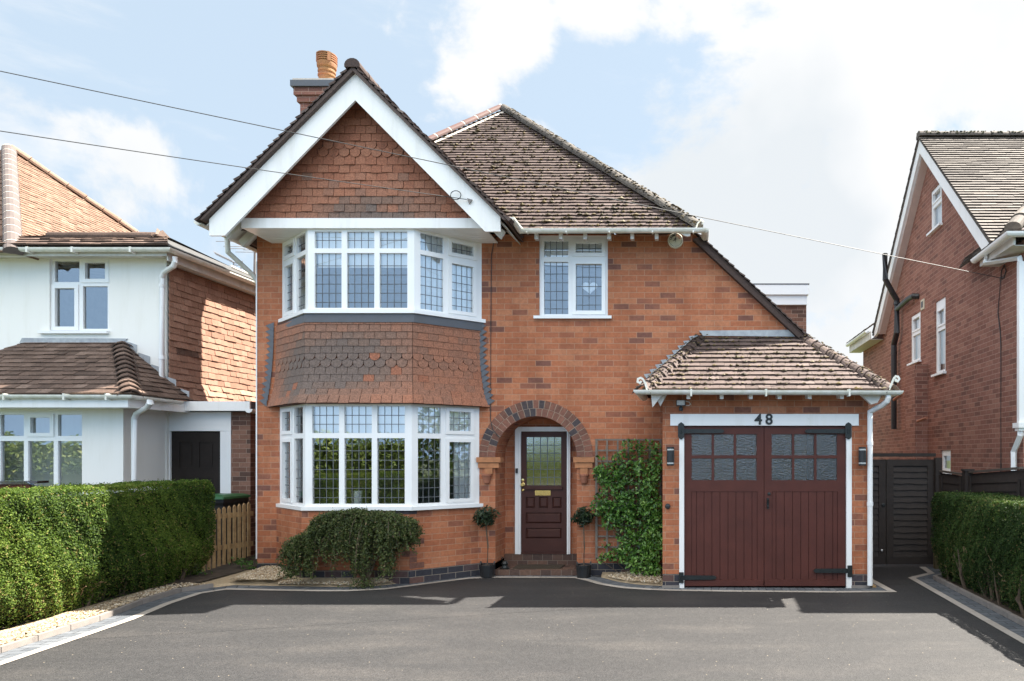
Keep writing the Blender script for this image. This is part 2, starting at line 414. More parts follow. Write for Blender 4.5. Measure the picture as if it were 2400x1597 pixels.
M['quarry'] = brick_mat('quarry_tile', [(0, (.07, .045, .038)), (.5, (.11, .065, .05)), (1, (.15, .085, .06))], (.2, .16, .13), bw=.152, rh=.152, ms=.004)
M['mat'] = pmat('doormat', (.05, .036, .022), .95, .3, 40, bump=.8, bscale=200)
M['wood'] = pmat('pale_fence_wood', (.4, .26, .12), .8, .35, 12, (.26, .16, .075), bump=.3)
M['dark_wood'] = pmat('dark_stained_wood', (.03, .022, .018), .7, .3, 10, bump=.4, bscale=40)
M['post_wood'] = pmat('mossy_post_wood', (.12, .1, .045), .85, .35, 10, bump=.4)
M['trellis'] = pmat('grey_trellis_wood', (.2, .17, .14), .9, .3, 14)
M['stem'] = pmat('bark', (.13, .09, .06), .9, .35, 25, bump=.6)
M['hedge'] = tint_mat('hedge_leaf', [(0, (.012, .018, .006)), (.1, (.025, .05, .012)), (.5, (.088, .145, .022)), (.8, (.16, .22, .036)), (.94, (.23, .27, .055)), (1, (.24, .17, .075))], rough=.6, var=.2, bump=0, spec=.16, translucent=.3)  # yellower leaf, also brightened in colour for sunlight on the left hedge
M['hedge_shaded'] = tint_mat('shaded_hedge_leaf', [(0, (.012, .018, .006)), (.1, (.02, .042, .012)), (.5, (.045, .082, .02)), (.8, (.075, .12, .028)), (.93, (.13, .165, .04)), (1, (.18, .13, .06))], rough=.6, var=.2, bump=0, spec=.18, translucent=.22)  # darker leaf, with shade on the right hedge put into its colour
M['yew'] = tint_mat('cotoneaster_leaf', [(0, (.012, .016, .008)), (.1, (.028, .04, .014)), (.5, (.055, .08, .02)), (.85, (.1, .125, .032)), (1, (.16, .12, .06))], rough=.55, var=.2, bump=0, translucent=.15)
M['climber'] = tint_mat('climber_leaf', [(0, (.012, .022, .006)), (.3, (.04, .1, .018)), (.6, (.085, .2, .03)), (.9, (.15, .3, .05)), (1, (.25, .4, .1))], rough=.35, var=.2, bump=0, spec=.5, translucent=.2)
M['bay_leaf'] = tint_mat('bay_leaf', [(0, (.012, .02, .01)), (.4, (.022, .04, .018)), (.85, (.04, .07, .03)), (1, (.07, .1, .05))], rough=.4, var=.2, bump=0, translucent=.15)
M['far_leaf'] = tint_mat('far_leaf', [(0, (.09, .12, .03)), (.3, (.1, .15, .03)), (.7, (.18, .26, .05)), (1, (.34, .38, .12))], rough=.6, var=.25, scale=2, bump=0, translucent=.25)
M['gravel'] = tint_mat('gravel_stone', [(0, (.2, .14, .09)), (.3, (.34, .255, .155)), (.7, (.48, .385, .265)), (1, (.62, .56, .46))], scale=30, var=.25)
M['car'] = pmat('black_car_paint', (.012, .013, .016), .12, .1, coat=1)
M['tyre'] = pmat('tyre_rubber', (.02, .02, .02), .8)
M['bin_green'] = pmat('green_bin_plastic', (.03, .12, .045), .4, .2)
M['alarm'] = pmat('alarm_cover', (.68, .68, .56), .4, .12, 20)
M['faded_red'] = pmat('faded_red_print', (.5, .2, .1), .6)
M['lens'] = pmat('lamp_lens', (.55, .58, .58), .15, .3, 30)
M['heart'] = pmat('white_wicker', (.75, .77, .78), .8, .25, 90)
M['cable'] = pmat('cable_sheath', (.035, .035, .036), .6)
M['aerial'] = pmat('aerial_metal', (.2, .18, .17), .5, .3)
# ------------------------------------------------------------------ camera, sun, sky
cam = bpy.data.cameras.new('camera'); co = bpy.data.objects.new('camera', cam); COL.objects.link(co)
co.location = (0, 0, CH); co.rotation_euler = (PI / 2, 0, 0)
cam.sensor_width = 36; cam.sensor_fit = 'HORIZONTAL'; cam.lens = 36 * F / 2400
cam.shift_x = -(VX - 1200) / 2400; cam.shift_y = (VY - 798.5) / 2400; cam.clip_end = 3000; cam.clip_start = .05
scene.camera = co
SA, SB = .62, .3           # sunlight moves -SA in x and -SB in y per metre of fall
sun = bpy.data.lights.new('sun', 'SUN'); so = bpy.data.objects.new('sun', sun); COL.objects.link(so)
sun.energy = 5.0; sun.angle = R(.6); sun.color = (1, .93, .83)
so.rotation_euler = Vector((-SA, -SB, -1)).to_track_quat('-Z', 'Y').to_euler(); so.location = (10, 10, 20)
elev = math.atan2(1, math.hypot(SA, SB)); azim = math.atan2(SA, SB)
w = bpy.data.worlds.new('World'); scene.world = w; w.use_nodes = True; nt = w.node_tree
for n in list(nt.nodes): nt.nodes.remove(n)
out = nd(nt, 'ShaderNodeOutputWorld'); bg = nd(nt, 'ShaderNodeBackground'); nt.links.new(bg.outputs[0], out.inputs[0])
sky = nd(nt, 'ShaderNodeTexSky', sky_type='NISHITA'); sky.sun_disc = False; sky.sun_elevation = elev; sky.sun_rotation = azim
sky.air_density = 1.0; sky.dust_density = 1.6; sky.ozone_density = 1.2
co_ = coords(nt, 'Generated')
# clouds: soft banks placed in given compass directions, broken up by noise
def skydir(px, py):
    return Vector(((px - VX) / F, 1, (VY - py) / F)).normalized()
tot = None
warp = nd(nt, 'ShaderNodeTexNoise'); warp.inputs['Scale'].default_value = 4.2; warp.inputs['Detail'].default_value = 10; warp.inputs['Roughness'].default_value = .6; warp.inputs['Distortion'].default_value = .25
nt.links.new(co_, warp.inputs['Vector'])
def smooth(v, lo, hi, a=0, b=1):
    mr = nd(nt, 'ShaderNodeMapRange', interpolation_type='SMOOTHSTEP'); nt.links.new(v, mr.inputs[0])
    for i, x in ((1, lo), (2, hi), (3, a), (4, b)): mr.inputs[i].default_value = x
    return mr.outputs[0]
for px, py, rad, amt in ((1950, 120, .36, .7), (2350, 300, .36, .6), (1660, 330, .22, .6), (1210, 110, .085, .52), (1120, 175, .07, .4), (1440, 20, .1, .4), (1330, 320, .1, .4), (430, 590, .26, .38), (280, 420, .16, .2), (650, 420, .14, .14),
                         (2000, 700, .4, .66), (1700, 560, .3, .66), (-600, 200, .3, .4), (3400, 200, .5, .6)):
    d = skydir(px, py)
    dp = nd(nt, 'ShaderNodeVectorMath', operation='DISTANCE'); nt.links.new(co_, dp.inputs[0]); dp.inputs[1].default_value = d
    q = smooth(dp.outputs['Value'], rad, rad * .2, 0, amt)
    tot = q if tot is None else mathn(nt, 'MAXIMUM', tot, q)
cl = mathn(nt, 'ADD', mathn(nt, 'MULTIPLY', mathn(nt, 'SUBTRACT', warp.outputs[0], .5), 2.5), tot)
cmask = smooth(cl, .27, .56)
shade = noise(nt, co_, 2.6, 5, .5)
gd = nd(nt, 'ShaderNodeVectorMath', operation='DISTANCE'); nt.links.new(co_, gd.inputs[0]); gd.inputs[1].default_value = skydir(1760, 480)
ccol = ramp(nt, mathn(nt, 'SUBTRACT', shade, smooth(gd.outputs['Value'], .3, .05, 0, .15)), [(.34, (.197, .208, .217)), (.5, (.237, .239, .241))])
SKYK = .06
skyc = mixc(nt, 1.0, sky.outputs[0], (SKYK,) * 3, 'MULTIPLY')
haze = mixc(nt, .82, skyc, (.16, .193, .222))         # thin high cloud over the whole sky
mpc = nd(nt, 'ShaderNodeMapping'); mpc.inputs['Rotation'].default_value = (0, R(25), R(20)); mpc.inputs['Scale'].default_value = (1.2, 1.2, 5.5); nt.links.new(co_, mpc.inputs[0])
haze = mixc(nt, smooth(noise(nt, mpc.outputs[0], 2.2, 7, .62), .5, .74, 0, .6), haze, (.24, .243, .246))
back = mixc(nt, cmask, haze, ccol)
# the half of the sky opposite the sun: clear blue low down, unseen bright cloud added higher up to light the shaded facade
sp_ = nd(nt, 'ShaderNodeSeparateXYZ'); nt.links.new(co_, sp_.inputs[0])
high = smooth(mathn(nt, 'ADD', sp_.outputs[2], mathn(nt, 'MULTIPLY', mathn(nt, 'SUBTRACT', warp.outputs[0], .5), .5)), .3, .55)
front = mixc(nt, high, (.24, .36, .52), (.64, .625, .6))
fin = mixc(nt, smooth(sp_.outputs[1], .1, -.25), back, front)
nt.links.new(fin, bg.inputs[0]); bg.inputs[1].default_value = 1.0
vs = scene.view_settings; vs.view_transform = 'Standard'; vs.look = 'None'; vs.exposure = 2.1; vs.gamma = 1

# ------------------------------------------------------------------ ground
def asphalt():
    m, nt, b = nodes('tarmac'); co = coords(nt)
    big = noise(nt, co, .55, 6, .65)
    mp = nd(nt, 'ShaderNodeMapping'); mp.inputs['Scale'].default_value = (.5, 2.2, 1); nt.links.new(co, mp.inputs[0])
    streak = noise(nt, mp.outputs[0], 1.1, 5, .6)
    c = ramp(nt, mathn(nt, 'ADD', mathn(nt, 'MULTIPLY', big, .5), mathn(nt, 'MULTIPLY', streak, .5)), [(.28, (.022, .0225, .024)), (.5, (.031, .031, .032)), (.7, (.055, .052, .05))])
    v = nd(nt, 'ShaderNodeTexVoronoi'); v.inputs['Scale'].default_value = 130; nt.links.new(co, v.inputs['Vector'])
    c = mixc(nt, 1.0, c, ramp(nt, v.outputs['Color'], [(.1, (.55, .55, .55)), (.9, (1.45, 1.42, 1.4))]), 'MULTIPLY')
    c = mixc(nt, 1.0, c, ramp(nt, noise(nt, co, 16, 7, .72), [(.3, (.8, .8, .81)), (.7, (1.2, 1.19, 1.17))]), 'MULTIPLY')
    v2 = nd(nt, 'ShaderNodeTexVoronoi'); v2.inputs['Scale'].default_value = 9; nt.links.new(co, v2.inputs['Vector'])
    c = mixc(nt, ramp(nt, v2.outputs['Distance'], [(.035, (1, 1, 1)), (.055, (0, 0, 0))]), c, (.32, .27, .2))
    nt.links.new(c, b.inputs['Base Color']); b.inputs['Roughness'].default_value = .65; b.inputs['Specular IOR Level'].default_value = .42
    setbump(nt, b, v.outputs['Distance'], .004, .4)
    return m
M['tarmac'] = asphalt()
M['soil'] = pmat('soil', (.075, .055, .038), .95, .5, 9, bump=.8, bscale=30)
M['grass'] = pmat('grass_ground', (.05, .075, .02), .95, .4, 3, bump=.6)
M['road'] = pmat('road_surface', (.07, .068, .066), .9, .2, 4, bump=.4)
M['slab'] = brick_mat('pavement_slab', [(0, (.2, .19, .18)), (1, (.28, .27, .25))], (.1, .1, .09), bw=.6, rh=.6, ms=.008)
M['light_sett'] = brick_mat('light_edging_block', [(0, (.33, .3, .265)), (1, (.42, .385, .345))], (.2, .18, .16), bw=.4, rh=.1, ms=.004, var=.15)
M['blue_sett'] = brick_mat('blue_edging_block', [(0, (.085, .096, .11)), (.5, (.11, .122, .137)), (1, (.145, .157, .172))], (.03, .03, .035), bw=.2, rh=.104, ms=.006, var=.2)
M['kerb'] = pmat('kerb_stone', (.24, .215, .195), .9, .2, 8, bump=.4)

g = MB(); g.add([(-300, -300, -.03), (300, -300, -.03), (300, 300, -.03), (-300, 300, -.03)])
tag(g.build('ground', M['grass']), 'flat grassy ground around the houses and street', kind='structure')
DL = [(-5.75, -1.5), (-5.72, 2.0), (-5.74, 4.6)] + [G(*p) for p in ((0, 1561.5), (176, 1501), (313.6, 1453.4), (404, 1415), (475, 1391.7), (530, 1383.4), (590, 1384.4), (690, 1386.5), (760, 1387.4), (814, 1387), (903.6, 1382.7), (960, 1375.5), (1018, 1368), (1100, 1357.5),
     (1150, 1355.2), (1250, 1355.4), (1345.6, 1356), (1372, 1362), (1399, 1370), (1430, 1375.6), (1462, 1380), (1520, 1384), (1580, 1386), (1700, 1388), (1960, 1390.2), (2103.6, 1389.2), (2047, 1359))] + [(2.66, 11.3)]
DR = [G(*p) for p in ((2154, 1329.5), (2174, 1343.7), (2127.8, 1354.8), (2250, 1425), (2400, 1511.5))] + [(3.08, 5.0), (3.05, 2.0), (3.05, -1.5)]
g = MB(); g.add([(-6.42, -1.6, 0), (4.3, -1.6, 0), (4.3, 11.6, 0), (-6.42, 11.6, 0)])
tag(g.build('driveway', M['tarmac']), 'dark tarmac driveway in front of the brick house', kind='structure')
g = MB(); g.add([(-60, -3.6, .0), (60, -3.6, 0), (60, -1.61, 0), (-60, -1.61, 0)]); tag(g.build('pavement', M['slab']), 'pavement slabs along the street', kind='structure')
g = MB(); g.add([(-60, -10.5, -.02), (60, -10.5, -.02), (60, -3.61, -.02), (-60, -3.61, -.02)]); tag(g.build('road', M['road']), 'street in front of the driveway', kind='structure')
def offset(pts, d):
    out = []
    for i, p in enumerate(pts):
        ns = []
        for a, b in ((i - 1, i), (i, i + 1)):
            if a < 0 or b >= len(pts): continue
            dx, dy = pts[b][0] - pts[a][0], pts[b][1] - pts[a][1]; L = math.hypot(dx, dy); ns.append((-dy / L, dx / L))
        n = (sum(q[0] for q in ns) / len(ns), sum(q[1] for q in ns) / len(ns)); L = math.hypot(*n)
        if L < .3: n = ns[0]; L = 1
        k = 1 / max(.5, L)
        out.append((p[0] + n[0] / L * d * k, p[1] + n[1] / L * d * k))
    return out
def strip(mb, pts, d0, d1, z, across=False):
    a, b = offset(pts, d0), offset(pts, d1); s = 0
    for i in range(len(pts) - 1):
        L = math.hypot(pts[i + 1][0] - pts[i][0], pts[i + 1][1] - pts[i][1])
        uv = [(s, d0), (s + L, d0), (s + L, d1), (s, d1)]
        if across: uv = [(q[1], q[0]) for q in uv]
        mb.add([(*a[i], z), (*a[i + 1], z), (*b[i + 1], z), (*b[i], z)], uv=uv); s += L
e1 = MB(); e2 = MB()
for pl in (DL, DR):
    strip(e1, pl, 0, .1, .006); strip(e2, pl, .1, .31, .005, True)
tag(e1.build('edging_path', M['light_sett']), 'light stone edging line round the driveway', kind='structure')
tag(e2.build('edging_path', M['blue_sett']), 'blue grey block edging band beside the light line', kind='structure')
kb = MB()
DLk = DL[:9]
def kerb(pl, h0=.058):
    for i in range(len(pl) - 1):
        n = max(1, round(math.dist(pl[i], pl[i + 1]) / .5))
        for j in range(n):
            f0, f1 = j / n, (j + 1) / n - .012
            q = [tuple(pl[i][k] + (pl[i + 1][k] - pl[i][k]) * f for k in (0, 1)) for f in (f0, f1)]
            dx, dy = q[1][0] - q[0][0], q[1][1] - q[0][1]; L = math.hypot(dx, dy); nx, ny = -dy / L * .055, dx / L * .055
            kb.prism([(q[0][0], q[0][1], 0), (q[1][0], q[1][1], 0), (q[1][0] + nx, q[1][1] + ny, 0), (q[0][0] + nx, q[0][1] + ny, 0)], (0, 0, h0 + random.uniform(-.003, .003)))
kerb(offset(DLk, .315)); kerb(offset(DR[1:], .315))
tag(kb.build('kerb', M['kerb'], bevel=.008), 'raised pale kerb edging along both sides of the driveway', kind='structure')
def at_line(pl, y):
    for a, b in zip(pl, pl[1:]):
        if min(a[1], b[1]) <= y <= max(a[1], b[1]): return a[0] + (b[0] - a[0]) * (y - a[1]) / (b[1] - a[1] + 1e-9)
    return pl[0][0]
def y_on(pl, x):
    for a, b in zip(pl[8:], pl[9:]):
        if min(a[0], b[0]) <= x <= max(a[0], b[0]): return a[1] + (b[1] - a[1]) * (x - a[0]) / (b[0] - a[0] + 1e-9)
    return 99
so_ = MB()
so_.add([(-9, -1.5, .004), (-6.06, -1.5, .004), (-6.38, 4.5, .03), (-6.62, 9.3, .055), (-6.5, 10.1, .09), (-6.4, 12.6, .2), (-9, 12.6, .2)])
so_.add([(3.42, -1.5, .004), (4.6, -1.5, .004), (4.6, 10.9, .02), (3.5, 10.1, .02)])
tag(so_.build('soil_ground', M['soil']), 'bare brown soil under the hedges', kind='structure')
gv = MB()
lk = offset(DLk, .37)
def hedge_x(y): return -6.38 - .1 * (y - 6.4)
for i in range(len(lk) - 2):
    a, b = lk[i], lk[i + 1]
    gv.add([(a[0], a[1], .045), (b[0], b[1], .045), (hedge_x(b[1]) - .25, b[1], .07), (hedge_x(a[1]) - .25, a[1], .07)], t=.5)
fr = offset(DL, .31)
BAYF = lambda x: 10.25 if (x < -6.05 or x > -3.1) else (9.56 if -5.36 < x < -3.86 else (9.56 + .69 * ((-5.36 - x) / .69 if x < -5.36 else (x + 3.86) / .76)))
def sheet(x0, x1, n, zf, zb):
    xs = [x0 + (x1 - x0) * i / n for i in range(n + 1)]
    for a, b in zip(xs, xs[1:]):
        ya, yb = y_on(fr, a), y_on(fr, b); ya = 9.32 if ya > 90 else ya; yb = 9.32 if yb > 90 else yb
        p = [(a, ya, .006), (b, yb, .006), (b, yb + .08, zf), (a, ya + .08, zf)]; gv.add(p, t=.5)
        q = [(a, ya + .08, zf), (b, yb + .08, zf), (b, max(yb + .1, BAYF(b) + .02), zb), (a, max(ya + .1, BAYF(a) + .02), zb)]; gv.add(q, t=.5)
sheet(-6.9, -3.5, 24, .035, .085); sheet(-1.3, -.385, 10, .03, .06)
def pebbles(n, samp):
    k = 0
    while k < n:
        p = samp()
        if p is None: continue
        r = random.uniform(.008, .02); gv.lump(p, r, r * random.uniform(.7, 1), r * .7, t=random.random()); k += 1
def s1():
    y = random.uniform(4.5, 9.3); xl = at_line(lk, y); x = random.uniform(hedge_x(y) - .2, xl)
    return (x, y, .055 + random.random() * .015)
def s2():
    x = random.uniform(-6.9, -3.55); y = random.uniform(9.2, 10.3); yl = y_on(fr, x)
    if y < yl or y > BAYF(x): return None
    m = .03 + .07 * max(0, (y - yl) / 1.0) + (.05 if x < -5.6 else 0)
    return (x, y, m + random.random() * .015)
def s3():
    x = random.uniform(-1.3, -.42); y = random.uniform(9.3, 10.24); yl = y_on(fr, x)
    if y < yl or y > 10.24 - max(0, (-.9 - x)) * .6: return None
    return (x, y, .04 + .04 * (y - yl) + random.random() * .012)
pebbles(3600, s1); pebbles(4200, s2); pebbles(1500, s3)
tag(gv.build('gravel', M['gravel']), 'cream pebble gravel beds beside hedge, bay and trellis', 'gravel', kind='stuff')
# ------------------------------------------------------------------ number 48: the brick house
H = thing('brick_house', 'orange brick house with white gable, two storey bay and attached garage', 'house', (-2, YW, 0))
def rect(u0, u1, z0, z1): return [(u0, z0), (u1, z0), (u1, z1), (u0, z1)]
PXL, PXR, AXC, ARI, ZSP = -2.87, -1.675, -2.272, .597, 1.74
arch = [(PXR, .0), (PXR, ZSP)] + [(AXC + ARI * math.cos(a), ZSP + ARI * math.sin(a)) for a in [PI * i / 24 for i in range(1, 24)]] + [(PXL, ZSP), (PXL, .0)]
HL, HR = -6.36, 1.69
wl = MB()
outer = [(HL, .19), (-2.87, .19), (-2.87, ZSP)] + [p for p in arch[::-1][2:-2]] + [(PXR, ZSP), (PXR, .19), (HR, .19), (HR, 3.46), (.14, 5.0), (HL, 5.0)]
win1 = rect(X(1263.5, YW), X(1424.6, YW), Z(742, YW), Z(551, YW))
wl.panel((0, YW), (1, 0), (0, -1), outer, [win1, rect(-5.93, -3.15, 1.0, 2.46), rect(-5.93, -3.15, 3.72, 4.86)], 0, -.28, edges=False)
for q in (win1, rect(-5.93, -3.15, 1.0, 2.46), rect(-5.93, -3.15, 3.72, 4.86)):
    for i in range(4):
        a, b = q[i], q[(i + 1) % 4]; wl.add([(a[0], YW, a[1]), (b[0], YW, b[1]), (b[0], YW + .28, b[1]), (a[0], YW + .28, a[1])])
YP = 10.78
for i in range(len(arch) - 1):      # porch reveals and vault
    a, b = arch[i], arch[i + 1]; wl.add([(a[0], YW, a[1]), (b[0], YW, b[1]), (b[0], YP, b[1]), (a[0], YP, a[1])][::-1])
wl.add([(PXL, YP, .1), (PXR, YP, .1), (PXR, YP, 2.4), (PXL, YP, 2.4)])
wl.add([(HL, 17, .19), (HL, YW, .19), (HL, YW, 5.0), (HL, 17, 5.0)]); wl.add([(HR, YW, 0), (HR, 17, 0), (HR, 17, 3.46), (HR, YW, 3.46)])
wl.add([(HR, 17, 0), (HL, 17, 0), (HL, 17, 5), (.14, 17, 5), (HR, 17, 3.46)])
wall = wl.build('wall', M['brick'], H)
# bay footprint
BX = -4.53
def bayp(e, s=0.0, lw=0.0):
    return [(BX - 1.46 - e * 1.0 + s - lw, YW), (BX - .73 - e * .45 + s, YB - e), (BX + .73 + e * .45 + s, YB - e), (BX + 1.46 + e * 1.0 + s, YW)]
bw = MB()
P0 = bayp(.02, -.065)
for i in range(3): bw.add([(*P0[i], .19), (*P0[i + 1], .19), (*P0[i + 1], 1.01), (*P0[i], 1.01)])
bw.build('bay_wall', M['brick'], H)
cb = MB()
for z in (2.52, 3.6): cb.add([(*p, z) for p in bayp(-.05, -.02)])
cb.build('bay_ceiling', M['upvc'], H)
# dark quoins at the right bay corner
qn = MB()
random.seed(5)
for k in range(10):
    z = .21 + k * .083
    if random.random() < .2: continue
    L1, L2 = (random.choice((.1, .2, .0)), random.choice((.1, .2)))
    A = P0[2]; d = ((P0[3][0] - A[0]), (P0[3][1] - A[1])); L = math.hypot(*d); d = (d[0] / L, d[1] / L)
    t = random.uniform(.05, .6)
    qn.cut()
    if L1: qn.obox(A, (1, 0), (0, -1), -L1, .003, 0, .004, z, z + .075, t)
    qn.obox(A, d, (d[1], -d[0]), 0, L2, 0, .004, z, z + .075, t)
qn.build('quoin', M['quoin'], H)
pl = MB()
for i in range(3): pl.add([(*P0[i], .0), (*P0[i + 1], .0), (*P0[i + 1], .19), (*P0[i], .19)])
pl.add([(HL, YW, 0), (P0[0][0], YW, 0), (P0[0][0], YW, .19), (HL, YW, .19)]); pl.add([(P0[3][0], YW, 0), (PXL, YW, 0), (PXL, YW, .19), (P0[3][0], YW, .19)]); pl.add([(PXR, YW, 0), (HR, YW, 0), (HR, YW, .19), (PXR, YW, .19)])
pl.add([(PXL, YW, 0), (PXL, YP, 0), (PXL, YP, .19), (PXL, YW, .19)])
pl.build('plinth', M['plinth'], H)
av = MB()
for i in range(5):
    for j in range(3): av.box(-4.62 + i * .042, -4.62 + i * .042 + .03, YB - .03, YB - .02, .05 + j * .042, .05 + j * .042 + .03)
av.build('air_brick', M['terracotta'], H)

# arch of dark headers
ar = MB(); mo = MB()
random.seed(3)
for r0, r1, n in ((ARI, ARI + .113, 24), (ARI + .12, ARI + .235, 29)):
    for i in range(n):
        a0, a1 = PI * (i + .06) / n, PI * (i + .94) / n
        pts = [(AXC + r * math.cos(a), YW + .03, ZSP + r * math.sin(a)) for r, a in ((r0, a0), (r1, a0), (r1, (a0 + a1) / 2), (r1, a1), (r0, a1), (r0, (a0 + a1) / 2))]
        ar.prism(pts, (0, -.042, 0), t=random.choice((.05, .15, .34, .45, .5, .6, .7, .8, .55, .4, .65)) + random.uniform(-.04, .04))
pts = [(AXC + (ARI + .003) * math.cos(PI * i / 24), YW + .02, ZSP + (ARI + .003) * math.sin(PI * i / 24)) for i in range(25)] + [(AXC + (ARI + .236) * math.cos(PI * i / 24), YW + .02, ZSP + (ARI + .236) * math.sin(PI * i / 24)) for i in range(24, -1, -1)]
for i in range(24):
    q = [pts[i], pts[i + 1], pts[-2 - i], pts[-1 - i]]; mo.prism(q, (0, -.027, 0), caps=True)
arp = ar.build('arch', M['quoin'], H, bevel=.003); mo.build('mortar', M['mortar'], arp)
for xa, xb in ((X(1119, YW), X(1175, YW)), (X(1345, YW), X(1394, YW))):
    c = MB(); xm = (xa + xb) / 2
    c.box(xa, xb, YW - .055, YW + .1, Z(1084, YW), Z(1072, YW)); c.box(xa + .02, xb - .03, YW - .035, YW + .1, Z(1097, YW), Z(1085, YW)); c.box(xm - .055, xm + .055, YW - .05, YW + .02, Z(1111, YW), Z(1098, YW))
    M.setdefault('corbel', pmat('corbel_brick', (.46, .2, .09), .85, .3, 9, bump=.4)); c.build('corbel', M['corbel'], H, bevel=.003)
# porch floor and step
st = MB()
st.box(PXL + .002, PXR - .002, YW - .01, YP - .05, .0, .088); st.box(PXL + .004, PXR - .004, YP - .05, YP - .002, .0, .25)
st.build('step', M['quarry'], H, bevel=.004)

# ------------------------------------------------------------------ windows
def windows(parent, name, facets, z_lead=True, lead_w=.009, glass='glass', sillpts=None, frame='upvc', depth=.06, sill_z=None):
    fm, gl, ld = MB(), MB(), MB()
    for o, u, n, W, z0, z1, lights in facets:
        holes = [rect(l['u'][0] - (.0 if not l.get('sash') else .012), l['u'][1] + (.0 if not l.get('sash') else .012), l['z'][0] - (.012 if l.get('sash') else 0), l['z'][1] + (.012 if l.get('sash') else 0)) for l in lights]
        fm.panel(o, u, n, rect(0, W, z0, z1), holes, 0, -depth)
        for l in lights:
            (a, b), (c, d) = l['u'], l['z']
            if l.get('sash'):
                s = l['sash']
                fm.panel(o, u, n, rect(a - s, b + s, c - s, d + s), [rect(a, b, c, d)], .016, -.04)
            def P(uu, zz, k): return (o[0] + u[0] * uu + n[0] * k, o[1] + u[1] * uu + n[1] * k, zz)
            gl.add([P(a, c, -.03), P(b, c, -.03), P(b, d, -.03), P(a, d, -.03)])
            nc, nr = l.get('grid', (0, 0)); h = lead_w / 2
            k = -.026
            for i in range(1, nc):
                x = a + (b - a) * i / nc; ld.add([P(x - h, c, k), P(x + h, c, k), P(x + h, d, k), P(x - h, d, k)])
            for j in range(1, nr):
                zz = c + (d - c) * (j - l.get('ph', 0)) / nr; ld.add([P(a, zz - h, k + .001), P(b, zz - h, k + .001), P(b, zz + h, k + .001), P(a, zz + h, k + .001)])
    f = fm.build(name, M[frame], parent)
    if gl.f: gl.build('pane', M[glass], f)
    if ld.f: ld.build('leading', M['leading'], f)
    if sillpts:
        s = MB()
        s.prism([(*p, sill_z[0]) for p in sillpts], (0, 0, sill_z[1] - sill_z[0])); s.build('sill', M[frame], f, bevel=.004)
    return f
def seg(a, b):
    L = math.dist(a, b); u = ((b[0] - a[0]) / L, (b[1] - a[1]) / L); return a, u, (u[1], -u[0]), L
def bayfacets(s, zb, zt, lo, hi, rows_lo, rows_hi):
    Q = bayp(0, s); fs = []
    o, u, n, L = seg(Q[1], Q[2])
    ps = [(.0636, .317), (.367, .625), (.674, .935)]
    fs.append((o, u, n, L, zb, zt, [dict(u=(a * L, b * L), z=z, grid=(4, r), ph=.35 if r > 3 else 0) for a, b in ps for z, r in ((lo, rows_lo), (hi, rows_hi))]))
    for side in (1, 0):
        o, u, n, L = seg(Q[2], Q[3]) if side else seg(Q[0], Q[1])
        k = L / .977
        fx = lambda a, b: (a * k, b * k) if side else (L - b * k, L - a * k)
        li = [dict(u=fx(.085, .407), z=z, grid=(4, r), ph=.35 if r > 3 else 0) for z, r in ((lo, rows_lo), (hi, rows_hi))]
        for z, r in ((lo, rows_lo), (hi, rows_hi)):
            li.append(dict(u=fx(.525, .845), z=(z[0] + .045, z[1] - .045), grid=(4, r), sash=.05, ph=.35 if r > 3 else 0))
        fs.append((o, u, n, L, zb, zt, li))
    return fs
UB = windows(H, 'bay_window', bayfacets(0, 3.755, 4.875, (3.787, 4.54), (4.604, 4.836), 6, 2), sillpts=bayp(.06), sill_z=(3.705, 3.757))
LB = windows(H, 'bay_window', bayfacets(-.035, 1.058, 2.5, (1.098, 2.0), (2.07, 2.436), 7, 3), sillpts=bayp(.06, -.035), sill_z=(1.01, 1.06))
def wx(px): return X(px, YW) - X(1263.5, YW)
W1 = windows(H, 'window', [((X(1263.5, YW), YW + .03), (1, 0), (0, -1), wx(1424.6), Z(742, YW), Z(551, YW),
    [dict(u=(wx(1274), wx(1331)), z=(Z(735.8, YW), Z(612.6, YW)), grid=(4, 6), ph=.35), dict(u=(wx(1274), wx(1331)), z=(Z(601, YW), Z(563.6, YW)), grid=(4, 2)),
     dict(u=(wx(1349), wx(1409.8)), z=(Z(727.8, YW), Z(618, YW)), grid=(4, 5), sash=.055, ph=.35), dict(u=(wx(1349), wx(1409.8)), z=(Z(592, YW), Z(569, YW)), grid=(4, 2), sash=.055)])],
    sillpts=[(X(1252, YW), YW - .05), (X(1434, YW), YW - .05), (X(1434, YW), YW + .04), (X(1252, YW), YW + .04)], sill_z=(Z(748, YW), Z(741.5, YW)))
# rooms behind the glass
rm = MB()
def room(x0, x1, y0, y1, z0, z1):
    c = [(x0, y0, z0), (x1, y0, z0), (x1, y1, z0), (x0, y1, z0), (x0, y0, z1), (x1, y0, z1), (x1, y1, z1), (x0, y1, z1)]
    for q in ((0, 1, 2, 3), (4, 7, 6, 5), (1, 5, 6, 2), (2, 6, 7, 3), (3, 7, 4, 0)): rm.add([c[i] for i in q])
room(-6.1, -2.98, YW + .2, 13.6, .3, 2.5); room(-6.1, -2.98, YW + .2, 13.6, 2.75, 4.9); room(-2.8, -.6, YW + .25, 12.8, 2.75, 4.99)
rm.build('room', M['interior'], H)
